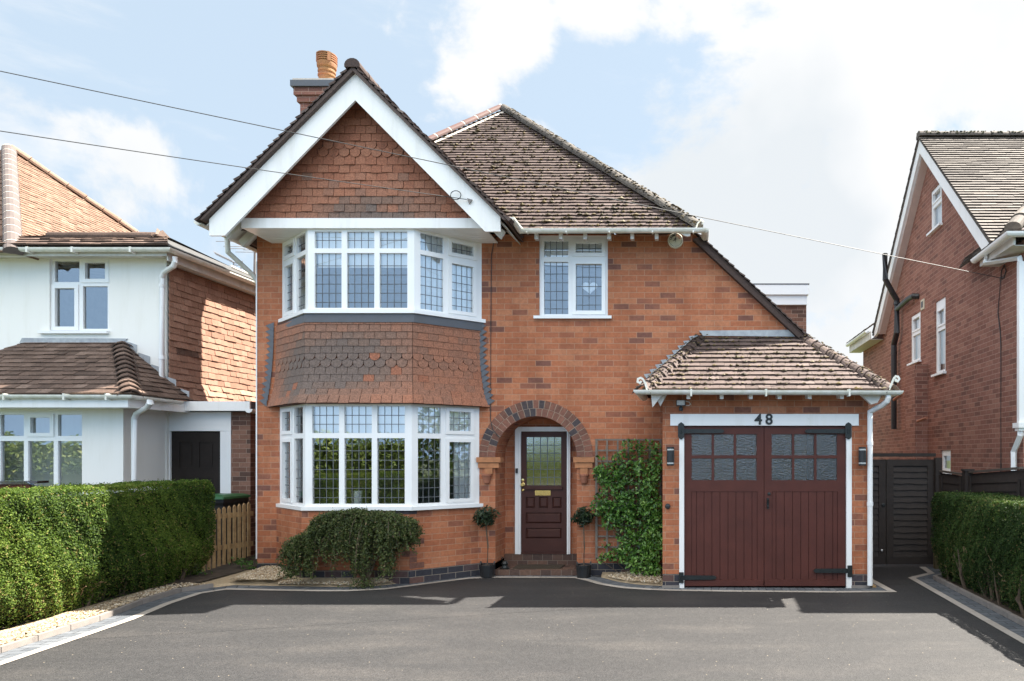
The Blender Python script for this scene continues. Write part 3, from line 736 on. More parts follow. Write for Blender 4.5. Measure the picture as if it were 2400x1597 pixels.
# hung tiles on the bay apron, bell-cast at the foot
bt = MB()
random.seed(21)
zs = [2.475 + .0985 * k for k in range(12)]; ex = [.145, .1, .068, .045, .03, .022, .018, .015, .015, .015, .015, .015, .015]
def soot(x, z):
    a = math.exp(-((x + 4.75) / .75) ** 2 - ((z - 2.92) / .36) ** 2) * 1.0 + .9 * math.exp(-((x + 5.45) / .4) ** 2 - ((z - 2.8) / .4) ** 2) + .35 * math.exp(-((x + 4.6) / 1.0) ** 2 - ((z - 3.3) / .3) ** 2) + .3
    return a
for k in range(12):
    z0 = zs[k]; z1 = z0 + .0985; Qa, Qb = bayp(ex[k] + .012, -.02, .055), bayp(ex[k + 1], -.02, .055); Qz = bayp(ex[k] - .012, -.02, .055)
    zt = min(z1 + .03, 3.66)
    for i in range(3):
        L = math.dist(Qa[i], Qa[i + 1]); n = max(1, round(L / .15)); off = .5 if k % 2 else 0
        edges = sorted(set([0, 1] + [min(1, max(0, (j + off) / n)) for j in range(-1, n + 1)]))
        for a, b in zip(edges, edges[1:]):
            if b - a < .01: continue
            lerp = lambda Q, s: (Q[i][0] + (Q[i + 1][0] - Q[i][0]) * s, Q[i][1] + (Q[i + 1][1] - Q[i][1]) * s)
            dz = random.uniform(-.004, .004); xm, _ = lerp(Qa, (a + b) / 2)
            s_ = soot(xm, z0); b_ = random.uniform(.2, .5); m_ = min(1, max(0, s_ * random.uniform(.75, 1.05))); t = b_ + (.97 - b_) * m_
            if random.random() < .03: t = .3
            b2 = b - .0045
            A, B, C, D = (*lerp(Qa, a), z0 + dz), (*lerp(Qa, b2), z0 + dz), (*lerp(Qb, b2), zt), (*lerp(Qb, a), zt)
            A0, B0 = (*lerp(Qz, a), z0 + dz), (*lerp(Qz, b2), z0 + dz)
            if k in (5, 6) and b - a > .6 / n:
                r = (b2 - a) / 2; cm = (a + b2) / 2; hh = .062
                arc = [(cm - r * math.cos(PI * q / 8), z0 + dz + hh - hh * math.sin(PI * q / 8)) for q in range(9)]
                tp = [(*lerp(Qa, s), z) for s, z in arc]; bp = [(*lerp(Qz, s), z) for s, z in arc]
                bt.add(tp + [C, D], t=t)
                for q in range(8): bt.add([bp[q], bp[q + 1], tp[q + 1], tp[q]], t=.05)
            else:
                bt.add([A, B, C, D], t=t); bt.add([A0, B0, B, A], t=.1)  # lower edges tinted dark for grime and the shadow line under each tile
    for i in range(3): bt.add([(*Qz[i], z0 - .01), (*Qz[i + 1], z0 - .01), (*bayp(ex[k + 1] - .02, -.02, .055)[i + 1], z1 + .05), (*bayp(ex[k + 1] - .02, -.02, .055)[i], z1 + .05)], t=.02)
bt.add([(*p, 2.47) for p in bayp(.12, -.02)][::-1], t=.02)
bt.build('hung_tiles', M['tilehang'], H)
lb = MB()
for i in range(3):
    a, b = bayp(.05), bayp(.032)
    lb.add([(*bayp(.034, -.01, .05)[i], 3.585), (*bayp(.034, -.01, .05)[i + 1], 3.585), (*b[i + 1], 3.7), (*b[i], 3.7)])
sawl = [(X(617, YW), Z(955, YW))]; 
for side, xs in ((-1, (638, 622)), (1, (1128, 1146))):
    lb.cut()
    for k in range(14):
        y0 = 762 + k * 13.5; f = (k / 13) ** 2.2; xe = xs[0] + (xs[1] - xs[0]) * f
        tip = xe + side * (13 + random.uniform(-2, 2)); inn = xe - side * 5
        q = [(X(inn, YW), YW - .006 - .0004 * k, Z(y0 - 6, YW)), (X(tip, YW), YW - .012, Z(y0 + 2, YW)), (X(inn, YW), YW - .02, Z(y0 + 16, YW))]
        lb.prism(q, (0, -.004, 0))
lb.build('lead_flashing', M['lead'], H)

# ------------------------------------------------------------------ gable over the bay
YV = 9.35
GA = (-4.49, 6.87); GL = (-6.44, 4.92); GRt = (-2.55, 4.98)
gt = MB()
def gsoot(u, v, k):
    x = GLx + u
    s_ = 1.25 * math.exp(-((x + 4.35) / .8) ** 2 - (v / .32) ** 2)
    b_ = random.uniform(.16, .5); m_ = min(1, max(0, .06 + s_ * random.uniform(.7, 1.05))) if random.random() < .96 else .5; return b_ + (.97 - b_) * m_
GLx = -6.3
tile_slope(gt, (GLx, YB + .02, 5.0), (1, 0, 0), (0, 0, 1), [(0, 0), (3.62, 0), (1.81, 1.86)], .1075, .147, .022, gsoot, scallop=(8, 9), gap=.006, edge=.12)
gt.build('hung_tiles', M['tilehang'], H)
for sgn, foot in ((-1, GL), (1, GRt)):
    b = MB(); bwid = .36
    apex = (GA[0], 6.87)
    zf = 4.70 if sgn < 0 else 4.755; xi = foot[0] - sgn * .21
    slope = (apex[1] - foot[1]) / abs(apex[0] - foot[0])
    pts = [(apex[0], apex[1]), (foot[0], foot[1]), (foot[0], zf), (xi, zf), (xi, apex[1] - bwid - slope * abs(apex[0] - xi) if 0 else zf + .005), (apex[0], apex[1] - bwid)]
    b.prism([(p[0], YV, p[1]) for p in pts], (0, .035, 0)); b.build('bargeboard', M['white'], H, bevel=.003)
fa = MB(); fa.box(X(566, 9.55), X(1134, 9.55), 9.545, 9.59, 4.865, 5.0); fa.build('fascia', M['white'], H, bevel=.003)
sf = MB()
xl, xr = X(566, 9.55), X(1134, 9.55)
n = 7
for k in range(n):
    y0, y1 = 9.59 + (YW - 9.59) * k / n, 9.59 + (YW - 9.59) * (k + 1) / n
    sf.box(xl + .0, xr, y0, y1 - .008, 4.868, 4.884)
sf.build('soffit', M['upvc'], H)
# gable roof slabs
gr = MB(); YR0, YR1 = 9.27, 12.0
vv = (math.sqrt(.5), 0, math.sqrt(.5))
def rt(u, v, k): return max(.06, min(.97, random.gauss(.5, .22)))
Lg = 2.07 * math.sqrt(2)
random.seed(31)
tile_slope(gr, (-6.56, YR1, 4.87), (0, -1, 0), (1, 0, 1), [(0, 0), (YR1 - YR0, 0), (YR1 - YR0, Lg), (0, Lg)], .105, .165, .034, rt, jit=1.5)
tile_slope(gr, (-2.42, YR0, 4.87), (0, 1, 0), (-1, 0, 1), [(0, 0), (.75, 0), (2.73, Lg), (0, Lg)], .105, .165, .034, rt, jit=1.5)
gr.prism([(-6.53, YR0 + .015, 4.89), (GA[0], YR0 + .015, 6.93), (-2.45, YR0 + .015, 4.89), (-2.49, YR0 + .015, 4.89), (GA[0], YR0 + .015, 6.865), (-6.49, YR0 + .015, 4.89)], (0, 2.6, 0), t=.62)
ridge(gr, (GA[0], YR0 - .01, 6.93), (GA[0], 11.9, 6.93), .105, .3, .006, lambda: .1 + random.random() * .25, flat=.9)
gr.build('gable_roof', M['roof'], H)
es = MB()     # open eaves under the gable's left edge
for k in range(6):
    y0 = 9.39 + k * .15
    es.prism([(-6.5, y0, 4.86), (-6.0, y0, 5.36), (-6.0, y0, 5.34), (-6.5, y0, 4.84)], (0, .143, 0))
for y in (9.66, 9.98): es.cut(); es.prism([(-6.46, y, 4.83), (-6.1, y, 5.17), (-6.1, y, 5.05), (-6.4, y, 4.74)], (0, .06, 0))
es.cut(); es.prism([(-2.5, 9.45, 4.86), (-2.98, 9.45, 5.34), (-2.98, 9.45, 5.32), (-2.5, 9.45, 4.84)], (0, .8, 0))
es.cut(); es.prism([(-2.56, 9.6, 4.84), (-2.86, 9.6, 5.1), (-2.86, 9.6, 4.97), (-2.62, 9.6, 4.74)], (0, .06, 0))
es.build('eaves_boards', M['soffit'], H)

# ------------------------------------------------------------------ main roof
AP = Vector((-3.54, 13.27, 8.32)); EZ = 4.93
mr_ = MB(); random.seed(41)
Vn = Vector((0, 3.42, 3.39)); Lm = Vn.length
def mt(u, v, k): return max(.06, min(1, random.gauss(.46, .15)))
tile_slope(mr_, (-6.5, 9.85, EZ), (1, 0, 0), Vn, [(0, 0), (6.6, 0), (2.96, Lm)], .105, .165, .03, mt, jit=.4, edge=.2)
Vl = Vector((AP.x + 6.5, 0, 3.39))
tile_slope(mr_, (-6.5, 17, EZ), (0, -1, 0), Vl, [(0, 0), (7.15, 0), (17 - AP.y, Vl.length)], .21, .33, .022, mt)
Vr = Vector((-1, 0, .93)); 
Lr = (1.76 - AP.x) / Vr.normalized().x * -1
Lhip = (1.76 - .1) / -Vr.normalized().x
tile_slope(mr_, (1.76, 10.13, 3.42), (0, 1, 0), Vr, [(0, 0), (7, 0), (7, Lhip * .9), (AP.y - 10.13, Lr), (0, Lhip)], .105, .165, .026, mt)
mr_.add([(1.76, 10.13, 3.385), (.1, 10.13, 4.93), (.1, 10.5, 4.93), (1.76, 10.5, 3.385)], t=.1)
mr_.prism([(1.72, 10.14, 3.44), (.12, 10.14, 4.93), (.02, 10.14, 4.9), (1.62, 10.14, 3.41)], (0, .2, 0), t=.15)
mr_.add([(-6.5, 17, EZ), (.1, 17, EZ), tuple(AP)], t=.3)
random.seed(44)
MR = mr_.build('roof', M['roof'], H)
hp = MB(); hf = Vector((.1, 9.87, 4.99))
ridge(hp, AP + Vector((-.02, 0, .02)), hf, .105, .3, .004, lambda: .2 + random.random() * .6, flat=.8, jit=.07)
hp.build('hip_tiles', M['hip_dark'], MR)
hr = MB(); mo2 = MB()
ridge(hr, (-6.35, 9.98, 5.06), AP + Vector((-.06, -.02, .03)), .088, .34, .03, flat=.8, mortar=mo2)
for sgn in (1,):
    d = (AP - Vector((-6.35, 9.98, 5.06)))
    for k in range(30):
        p = Vector((-6.35, 9.98, 5.06)) + d * (k / 30); q = Vector((-6.35, 9.98, 5.06)) + d * ((k + 1) / 30)
        mo2.prism([p + Vector((.09, .0, .0)), q + Vector((.09, 0, .0)), q + Vector((.16, 0, -.0)), p + Vector((.16, 0, -.0))], (0, -.02, .02))
hro = hr.build('hip_tiles', M['hip_red'], MR); M['pale_mortar'] = pmat('pale_mortar', (.6, .53, .46), .9, .15); mo2.build('mortar', M['pale_mortar'], hro)
ms = MB(); random.seed(51)
def moss_on(O, U, V, poly, n, gauge, r=(.012, .035), bias=1.0):
    O, U, V = Vector(O), Vector(U).normalized(), Vector(V).normalized(); N = U.cross(V).normalized(); k = 0
    vm = max(p[1] for p in poly); um0, um1 = min(p[0] for p in poly), max(p[0] for p in poly)
    while k < n:
        v = vm * random.random() ** bias; u = random.uniform(um0, um1); v = round(v / gauge) * gauge + gauge * random.choice((-.06, -.02, .05, .9))
        s_ = slice_poly(poly, min(max(v, 1e-4), vm - 1e-4))
        if not s_ or not s_[0] < u < s_[1]: continue
        rr = random.uniform(*r) * (1 if random.random() < .85 else 1.6); ms.lump(O + U * u + V * v + N * .03, rr * 1.3, rr, rr * .8, t=random.random()); k += 1
moss_on((-6.5, 9.85, EZ), (1, 0, 0), Vn, [(0, 0), (6.6, 0), (2.96, Lm)], 1700, .105, (.01, .028), 1.2)
def on_tube(a, b, r, fl, s):
    a, b = Vector(a), Vector(b); d = (b - a).normalized(); sd = d.cross(Vector((0, 0, 1))).normalized(); uu = sd.cross(d); th = random.uniform(.1, PI - .1)
    ms.lump(a.lerp(b, random.random()) + sd * r * math.cos(th) + uu * fl * math.sin(th), s, s, s * .55, t=random.random())
for k in range(420):
    on_tube(AP, hf, .1, .085, .026)
ms.build('moss', M['moss'], MR)
# gutters and rafter feet
gu = MB()
gu.gutter([(-2.4, 9.78, 4.92), (.16, 9.78, 4.93), (.2, 9.82, 4.93), (.2, 10.6, 4.93)]); gu.cut(); gu.gutter([(-2.42, 9.36, 4.95), (-2.4, 9.8, 4.93)]); gu.cut(); gu.gutter([(-6.6, 9.36, 4.9), (-6.6, 16, 4.9)])
for c in ((-2.42, 9.355, 4.95), (-6.6, 9.355, 4.9)): gu.cut(); gu.prism([(c[0] + .056 * math.cos(a), c[1], c[2] + .056 * math.sin(a)) for a in [PI + PI * i / 8 for i in range(9)]], (0, .01, 0))
gu.build('gutter', M['gutter'], H, smooth=40); gu = MB()
for x in (-2.3, -1.75, -1.15, -.55, .02): gu.cut(); gu.box(x, x + .02, 9.735, 9.82, 4.866, 4.925)
gu.build('gutter_bracket', M['gutter'], H); gu = MB()
for px in (1254, 1311, 1368, 1424, 1478, 1535): gu.cut(); gu.box(X(px, 9.9), X(px, 9.9) + .05, 9.86, 9.95, 4.815, 4.89)
gu.build('rafter_foot', M['fascia_dull'], H); gu = MB()
gu.prism([(-.2, 9.8, 4.9), (-.01, 9.8, 4.9), (-.01, 9.8, 4.84), (-.06, 9.8, 4.83), (-.1, 9.8, 4.845)], (0, .03, 0))
gu.build('eaves_end', M['fascia_dull'], H); gu = MB()
gu.tube([(-6.6, 9.95, 4.86), (-6.6, 9.97, 4.66), (-6.45, 10.3, 4.42), (-6.42, 10.4, 4.3), (-6.42, 10.4, .3)], .034)
gu.build('downpipe', M['gutter'], H, smooth=40); gu = MB()
gu.tube([(.06, 9.84, 4.94), (.09, 9.82, 5.02), (.14, 9.8, 5.06), (.17, 9.79, 5.03), (.15, 9.8, 5.0)], .012)
gu.build('hip_iron', M['gutter'], H, smooth=40)
# thin cable down the wall and white bead on the left corner
cw = MB(); cw.tube([(X(1186, YW), YW - .05, Z(545, YW)), (X(1160, YW), YW - .015, Z(558, YW)), (X(1152, YW), YW - .012, Z(600, YW)), (X(1151, YW), YW - .012, Z(735, YW)), (X(1150, YW), YW - .012, Z(985, YW)), (X(1156, YW), YW - .02, Z(1008, YW)), (X(1172, YW), YW - .02, Z(1027, YW))], .006, 5)
cw.build('cable', M['cable'], H)
bd = MB(); bd.box(HL - .012, HL + .004, YW - .01, YW + .03, .25, 4.6); bd.build('corner_bead', M['upvc'], H)

# ------------------------------------------------------------------ chimney
ch = MB(); CX0, CX1, CY0, CY1 = -6.36, -5.83, 11.38, 12.95
ch.box(CX0, CX1, CY0, CY1, 5.0, 7.5)
for e, z0, z1 in ((.035, 7.5, 7.6), (.07, 7.6, 7.72)): ch.box(CX0 - e, CX1 + e, CY0 - e, CY1 + e, z0, z1)
CH_ = ch.build('chimney', M['red_brick'], H)
cp = MB(); cp.box(CX0 - .105, CX1 + .105, CY0 - .105, CY1 + .105, 7.722, 7.82); cp.build('chimney_cap', M['lead'], CH_)
cp = MB(); cp.prism([(CX0 - .08, CY0 - .08, 7.822), (CX1 + .08, CY0 - .08, 7.822), (CX1 + .08, CY1 + .08, 7.822), (CX0 - .08, CY1 + .08, 7.822)], (0, 0, .035)); cp.prism([(CX0 + .02, CY0 + .02, 7.858), (CX1 - .02, CY0 + .02, 7.858), (CX1 - .02, CY1, 7.858), (CX0 + .02, CY1, 7.858)], (0, 0, .03)); cp.build('flaunching', M['pale_mortar'], CH_)
def pot(x, y):
    p = MB(); pr = [(.135, 0), (.125, .15), (.125, .3), (.14, .31), (.14, .33), (.125, .34), (.125, .36), (.14, .38), (.138, .41), (.125, .43), (.15, .46), (.155, .5), (.155, .53)]
    p.lathe((x, y, 7.86), pr, 20)
    for k in range(4):
        z = .535 + k * .036
        p.lathe((x, y, 7.86 + z), [(.142, 0), (.142, .014)], 20); p.lathe((x, y, 7.86 + z), [(.145, .014), (.158, .016), (.158, .034), (.145, .036)], 20)
    for a in (0.6, 2.2, 3.8, 5.4): p.obox((x, y), (math.cos(a), math.sin(a)), (-math.sin(a), math.cos(a)), .13, .16, -.025, .025, 8.39, 8.54)
    p.build('chimney_pot', M['chimney_pot'], CH_, smooth=35)
pot(X(766, 11.85), 11.85)
# rear dormer block seen beyond the cat-slide roof
dm = MB(); dm.box(.5, X(1890, 13.5), 13.5, 16.9, 3.0, 4.66); D = dm.build('dormer', M['brown_brick'], H)
dm = MB(); dm.box(.45, X(1892, 13.4), 13.42, 16.95, 4.66, 4.84); dm.box(.4, X(1897, 13.3), 13.36, 17, 4.842, 5.03); dm.build('fascia', M['upvc'], D, bevel=.004)
dm = MB(); dm.box(.39, X(1897, 13.3) + .01, 13.35, 17.01, 5.031, 5.05); dm.build('flat_roof', M['lead'], D)
# ------------------------------------------------------------------ garage
GXL, GXR = X(1553, YG), X(2035, YG)
DX0, DX1, DZ1 = X(1592, YG), X(1996, YG), Z(998, YG)
gw = MB()
gw.panel((0, YG), (1, 0), (0, -1), [(GXL, .19), (DX0, .19), (DX0, DZ1), (DX1, DZ1), (DX1, .19), (GXR, .19), (GXR, 2.62), (GXL, 2.62)], [], 0, -.2, edges=False)
gw.add([(GXL, YW, .19), (GXL, YG, .19), (GXL, YG, 2.62), (GXL, YW, 2.62)]); gw.add([(GXR, YG, .19), (GXR, 14, .19), (GXR, 14, 2.62), (GXR, YG, 2.62)])
gw.add([(GXL, 14, 0), (GXR, 14, 0), (GXR, 14, 2.62), (GXL, 14, 2.62)]); gw.add([(GXL, YG + .1, 2.6), (GXR, YG + .1, 2.6), (GXR, 14, 2.6), (GXL, 14, 2.6)])
gw.build('garage_wall', M['brick'], H)
pl = MB()
for a, b in ((GXL, DX0), (DX1, GXR)):
    pl.cut(); pl.add([(a, YG - .001, .04), (b, YG - .001, .04), (b, YG - .001, .19), (a, YG - .001, .19)])
pl.cut(); pl.add([(GXR, YG, 0), (GXR, 14, 0), (GXR, 14, .19), (GXR, YG, .19)]); pl.cut(); pl.add([(GXL, YW, 0), (GXL, YG, 0), (GXL, YG, .19), (GXL, YW, .19)])
pl.build('plinth', M['plinth'], H)
ft = MB()
for a, b in ((GXL, DX0), (DX1, GXR)): ft.cut(); ft.box(a - .005, b + .005, YG - .012, YG + .1, -.01, .04)
ft.build('footing', M['kerb'], H)
ln = MB(); ln.box(X(1571, YG), X(2012, YG), YG - .018, YG + .05, DZ1, Z(971, YG)); ln.build('lintel', M['white'], H, bevel=.004)
for a, b in ((1592, 1603.5), (1983.5, 1996)):
    p = MB(); p.box(X(a, YG), X(b, YG), YG - .01, YG + .09, .0, DZ1 - .002); p.build('door_post', M['white'], H, bevel=.003)
def gdoor(a, b, panes, b0, b1, grooves, name='garage_door'):
    d = MB(); yf = YG + .022
    x0, x1 = X(a, YG), X(b, YG); o, u, n = (0, yf), (1, 0), (0, -1)
    holes = [rect(X(p, YG), X(q, YG), Z(r[1], YG), Z(r[0], YG)) for p, q in panes for r in ((1018, 1067.6), (1074.7, 1126))]
    zb, zt = Z(1359.5, YG), Z(1152.6, YG)
    d.panel(o, u, n, rect(x0, x1, .022, DZ1 - .008), holes + [rect(X(b0, YG), X(b1, YG), zb, zt)], 0, -.045)
    gs = [b0] + grooves + [b1]
    for g0, g1 in zip(gs, gs[1:]): d.box(X(g0, YG) + .004, X(g1, YG) - .004, yf + .007, yf + .03, zb - .01, zt + .01)
    d.box(X(b0, YG) - .01, X(b1, YG) + .01, yf + .02, yf + .04, zb - .01, zt + .01)
    d.box(x0 + .01, x1 - .01, yf - .014, yf - .001, .03, Z(1361, YG))
    D = d.build(name, M['maroon'], H, bevel=.003)
    g = MB()
    for h in holes: g.add([(h[0][0] - .004, yf + .02, h[0][1] - .004), (h[1][0] + .004, yf + .02, h[1][1] - .004), (h[2][0] + .004, yf + .02, h[2][1] + .004), (h[3][0] - .004, yf + .02, h[3][1] + .004)])
    g.build('pane', M['obscure'], D)
    return D
kx = lambda v: v / 2.375 + 1480
DLf = gdoor(1604, 1790.6, [(1621, 1668), (1673.7, 1720), (1725.5, 1773.5)], kx(333), kx(702), [kx(v) for v in (362, 404, 448, 493, 538, 582, 627, 672)])
DRt = gdoor(1791.8, 1983, [(1809, 1857), (1862, 1909), (1914.5, 1962.5)], kx(783), kx(1150), [kx(v) for v in (806, 852, 898, 944, 988, 1033, 1078, 1123)])
def hinge(par, xp, y0, y1, xe, ym, pointed):
    h = MB(); w_ = .042; xc = X(xp, YG); za, zb = Z(y1, YG), Z(y0, YG); yy = YG - .019
    if pointed: pts = [(xc - w_, za + .03), (xc - w_, zb - .03), (xc - w_ * .8, zb - .012), (xc, zb + .01), (xc + w_ * .8, zb - .012), (xc + w_, zb - .03), (xc + w_, za + .03), (xc + w_ * .8, za + .012), (xc, za - .01), (xc - w_ * .8, za + .012)]
    else: pts = rect(xc - w_ * .75, xc + w_ * .75, za, zb)
    h.prism([(p[0], yy, p[1]) for p in pts], (0, -.012, 0))
    h.lathe((xc, yy - .014, (za + zb) / 2 - .03), [(.012, 0), (.012, .06)], 8)
    zc = Z(ym, YG); x1 = X(xe, YG); s = 1 if x1 > xc else -1; t = .026
    pts = [(xc + s * w_ * .6, zc - t * 1.15), (x1 - s * .03, zc - t), (x1, zc - t * .4), (x1, zc + t * .4), (x1 - s * .03, zc + t), (xc + s * w_ * .6, zc + t * 1.15)]
    h.prism([(p[0], YG + .006, p[1]) for p in pts], (0, -.018, 0))
    for f in (.2, .5, .8):
        xx = xc + (x1 - xc) * f; h.lathe((xx, YG - .012, zc), [(.008, 0), (.006, .006)], 6, axis='y')
    h.build('hinge', M['iron'], par, bevel=.002)
hinge(DLf, 1596.5, 992, 1029, 1697, 1011, True); hinge(DLf, 1597, 1341, 1366, 1679, 1354, False)
hinge(DRt, 1987.5, 992, 1029, 1887, 1011, True); hinge(DRt, 1991, 1325, 1352, 1907, 1338, False)
h = MB(); h.lathe((X(1803, YG), YG + .022, Z(1158, YG)), [(.022, 0), (.02, .012), (.008, .016)], 12, axis='y'); h.build('lock', M['iron'], DRt)
h = MB(); h.tube([(X(1800, YG), YG + .022, Z(1171, YG)), (X(1800, YG), YG - .02, Z(1174, YG)), (X(1800, YG), YG - .02, Z(1187, YG)), (X(1800, YG), YG + .022, Z(1190, YG))], .009, 6); h.box(X(1800, YG) - .014, X(1800, YG) + .014, YG + .015, YG + .022, Z(1193, YG), Z(1168, YG)); h.build('handle', M['iron'], DRt)
rm = MB(); room(GXL + .1, GXR - .1, YG + .12, 13.8, 0, 2.55); rm.build('room', M['dark'], H)
# garage roof
YE = 8.98; ZE = 2.6; XE0, XE1 = -.62, 2.58
XT0, XT1, ZT = X(1643, YW), X(1883, YW), 3.49
Vg = Vector((0, YW - YE, ZT - ZE)); Lg2 = Vg.length
gr = MB(); random.seed(61)
def gtint(u, v, k): return max(.08, min(1, random.gauss(.54, .14)))
tile_slope(gr, (XE0, YE, ZE), (1, 0, 0), Vg, [(0, 0), (XE1 - XE0, 0), (XT1 - XE0, Lg2), (XT0 - XE0, Lg2)], .124, .165, .03, gtint, jit=.45, edge=.2)
Vs = Vector((XT0 - XE0, 0, ZT - ZE)); tile_slope(gr, (XE0, YW, ZE), (0, -1, 0), Vs, [(0, 0), (YW - YE, 0), (0, Vs.length)], .124, .165, .022, gtint)
Vs = Vector((XT1 - XE1, 0, ZT - ZE)); tile_slope(gr, (XE1, YE, ZE), (0, 1, 0), Vs, [(0, 0), (5, 0), (5, Vs.length), (YW - YE, Vs.length)], .124, .165, .022, gtint)
GRF = gr.build('garage_roof', M['roof'], H)
hp = MB()
for a, b in (((XE0 - .02, YE - .02, ZE + .0), (XT0, YW, ZT + .0)), ((XE1 + .02, YE - .02, ZE + .0), (XT1, YW, ZT + .0))):
    hp.cut(); a, b = Vector(a), Vector(b); n = 12; d = b - a
    side = d.cross(Vector((0, 0, 1))).normalized()
    for k in range(n):
        p0, p1 = a + d * (k / n), a + d * ((k + 1.5) / n if k < n - 1 else 1.0); t = random.random() * .75
        r0, r1 = .15, .07; rg = []
        for c, r, lf in ((p0, r0, .042), (p0 + d * .01, r0, .045), (p1, r1, .012)):
            q = []
            for i in range(9):
                th = PI * i / 8; q.append(c + side * r * math.cos(th) + Vector((0, 0, 1)) * (lf * math.sin(th) + .012 - .1 * (abs(math.cos(th)) ** 2) * r / r0 * .75))
            rg.append(q)
        up = [p + Vector((0, 0, .016)) for p in rg[0]]; up2 = [p + Vector((0, 0, .016)) for p in rg[2]]
        for i in range(8):
            hp.add([up[i], up[i + 1], up2[i + 1], up2[i]], t=t); hp.add([rg[0][i], rg[0][i + 1], up[i + 1], up[i]], t=t * .5)
hp.build('bonnet_tiles', M['roof'], GRF)
ms = MB(); random.seed(71)
moss_on((XE0, YE, ZE), (1, 0, 0), Vg, [(0, 0), (XE1 - XE0, 0), (XT1 - XE0, Lg2), (XT0 - XE0, Lg2)], 420, .124, (.008, .024))
for s_ in (0, 1):
    for k in range(90):
        a, b = ((XE0, YE, ZE + .02), (XT0, YW, ZT + .02)) if s_ == 0 else ((XE1, YE, ZE + .02), (XT1, YW, ZT + .02)); on_tube(a, b, .12, .05, .02)
ms.build('moss', M['moss'], GRF)
fl = MB()
yy = YW - .012
fl.prism([(X(1648, YW), yy, Z(788, YW)), (X(1638, YW), yy, Z(776, YW)), (X(1847, YW), yy, Z(774, YW)), (X(1880, YW), yy, Z(781, YW)), (X(1880, YW), yy, Z(790, YW))], (0, -.012, 0))
for k in range(9):
    f = k / 9; px0, py0 = 1622 - 118 * f, 786 + 100 * f
    fl.prism([(X(px0 - 8, YW), yy - .001 * k, Z(py0 + 3, YW)), (X(px0 + 16, YW), yy - .001 * k, Z(py0 - 0, YW)), (X(px0 + 8, YW), yy - .001 * k, Z(py0 + 22, YW)), (X(px0 - 2, YW), yy - .001 * k, Z(py0 + 13, YW))], (0, -.006, 0))
fl.build('lead_flashing', M['lead_pale'], GRF)
gu = MB(); yg = YE - .05
gu.gutter([(XE0 - .06, YW - .2, 2.6), (XE0 - .06, yg, 2.595), (XE1 + .06, yg, 2.585), (XE1 + .06, yg + .7, 2.58)])
gu.build('gutter', M['gutter'], H, smooth=40); gu = MB()
for px in (1618, 1792, 1985): gu.cut(); gu.box(X(px, YE), X(px, YE) + .022, yg - .06, yg + .06, 2.515, 2.605)
gu.build('gutter_bracket', M['gutter'], H)
rf = MB()
for px in (1613.5, 1691.5, 1760, 1827.5, 1898, 1973.5): rf.cut(); rf.prism([(X(px, 9.03) - .024, 9.03, 2.575), (X(px, 9.03) - .024, 9.03, 2.49), (X(px, 9.03) - .024, YG, 2.52), (X(px, 9.03) - .024, YG, 2.6)], (.048, 0, 0))
rf.build('rafter_foot', M['white'], H)
bx = MB()   # boxed eave ends and soffit
bx.prism([(-.52, YE + .02, 2.58), (-.34, YE + .02, 2.58), (-.5, YE + .02, 2.38)], (0, .06, 0)); bx.cut(); bx.prism([(-.48, YE + .08, 2.56), (-.3, YE + .08, 2.58), (-.4, YE + .08, 2.4)], (0, .06, 0))
bx.cut(); bx.prism([(2.18, YE + .03, 2.55), (2.46, YE + .03, 2.55), (2.4, YE + .03, 2.44), (2.32, YE + .03, 2.42)], (0, .08, 0))
bx.build('eaves_boards', M['fascia_dull'], H)
sc = MB()
for x, sg in ((X(1510, YE), -1), (X(2080, YE), 1)):
    sc.cut()
    pts = [(x, 2.6), (x + sg * .035, 2.68), (x + sg * .06, 2.74), (x + sg * .085, 2.77), (x + sg * .115, 2.765), (x + sg * .13, 2.735), (x + sg * .11, 2.705), (x + sg * .085, 2.715), (x + sg * .09, 2.74)] if sg > 0 else [(x + .04, 2.6), (x + .02, 2.68), (x - .01, 2.73), (x - .04, 2.75), (x - .075, 2.735), (x - .08, 2.7), (x - .05, 2.685), (x - .03, 2.71)]
    sc.sweep([(p[0], yg - .02, p[1]) for p in pts], [(.013, .005), (-.013, .005), (-.013, -.005), (.013, -.005)], up=(0, 1, 0))
sc.build('hip_iron', M['gutter'], H)
dp = MB(); xd = X(2040, 9.2)
dp.tube([(X(2082, 8.95), 8.95, 2.56), (X(2082, 8.95), 8.95, 2.5), (X(2079, 8.97), 8.97, 2.455), (X(2068, 9.05), 9.05, 2.41), (X(2052, 9.15), 9.15, 2.375), (xd, 9.22, 2.335), (xd, 9.22, 2.25), (xd, 9.22, .05)], .036, 10)
for z in (1.9, 1.1): dp.tube([(xd, 9.22, z), (xd, 9.22, z + .05)], .042, 10)
dp.build('downpipe', M['upvc'], H, smooth=40)
ua = MB(); ua.box(X(2045, 9.3), X(2054, 9.3), 9.3, 9.42, .006, .03); 
ua.build('drain_frame', M['wood'], H)

# ------------------------------------------------------------------ front door
FD = MB(); fx0, fx1 = X(1208, 10.75), X(1337, 10.75); dx0, dx1 = X(1222, 10.75), X(1329, 10.75); zt, zf = Z(1001, 10.75), Z(1012, 10.75); zb = .252
FD.panel((0, 10.72), (1, 0), (0, -1), [(fx0, zb), (dx0 - .003, zb), (dx0 - .003, zf + .003), (dx1 + .003, zf + .003), (dx1 + .003, zb), (fx1, zb), (fx1, zt), (fx0, zt)], [], 0, -.058)
FD.panel((0, 10.705), (1, 0), (0, -1), [(dx0 - .03, zb), (dx0 - .012, zb), (dx0 - .012, zf + .012), (dx1 + .012, zf + .012), (dx1 + .012, zb), (dx1 + .03, zb), (dx1 + .03, zf + .03), (dx0 - .03, zf + .03)], [], 0, -.014)
DF = FD.build('door_frame', M['white'], H)
def ddx(v): return X(1080 + v / 3.136, 10.75)
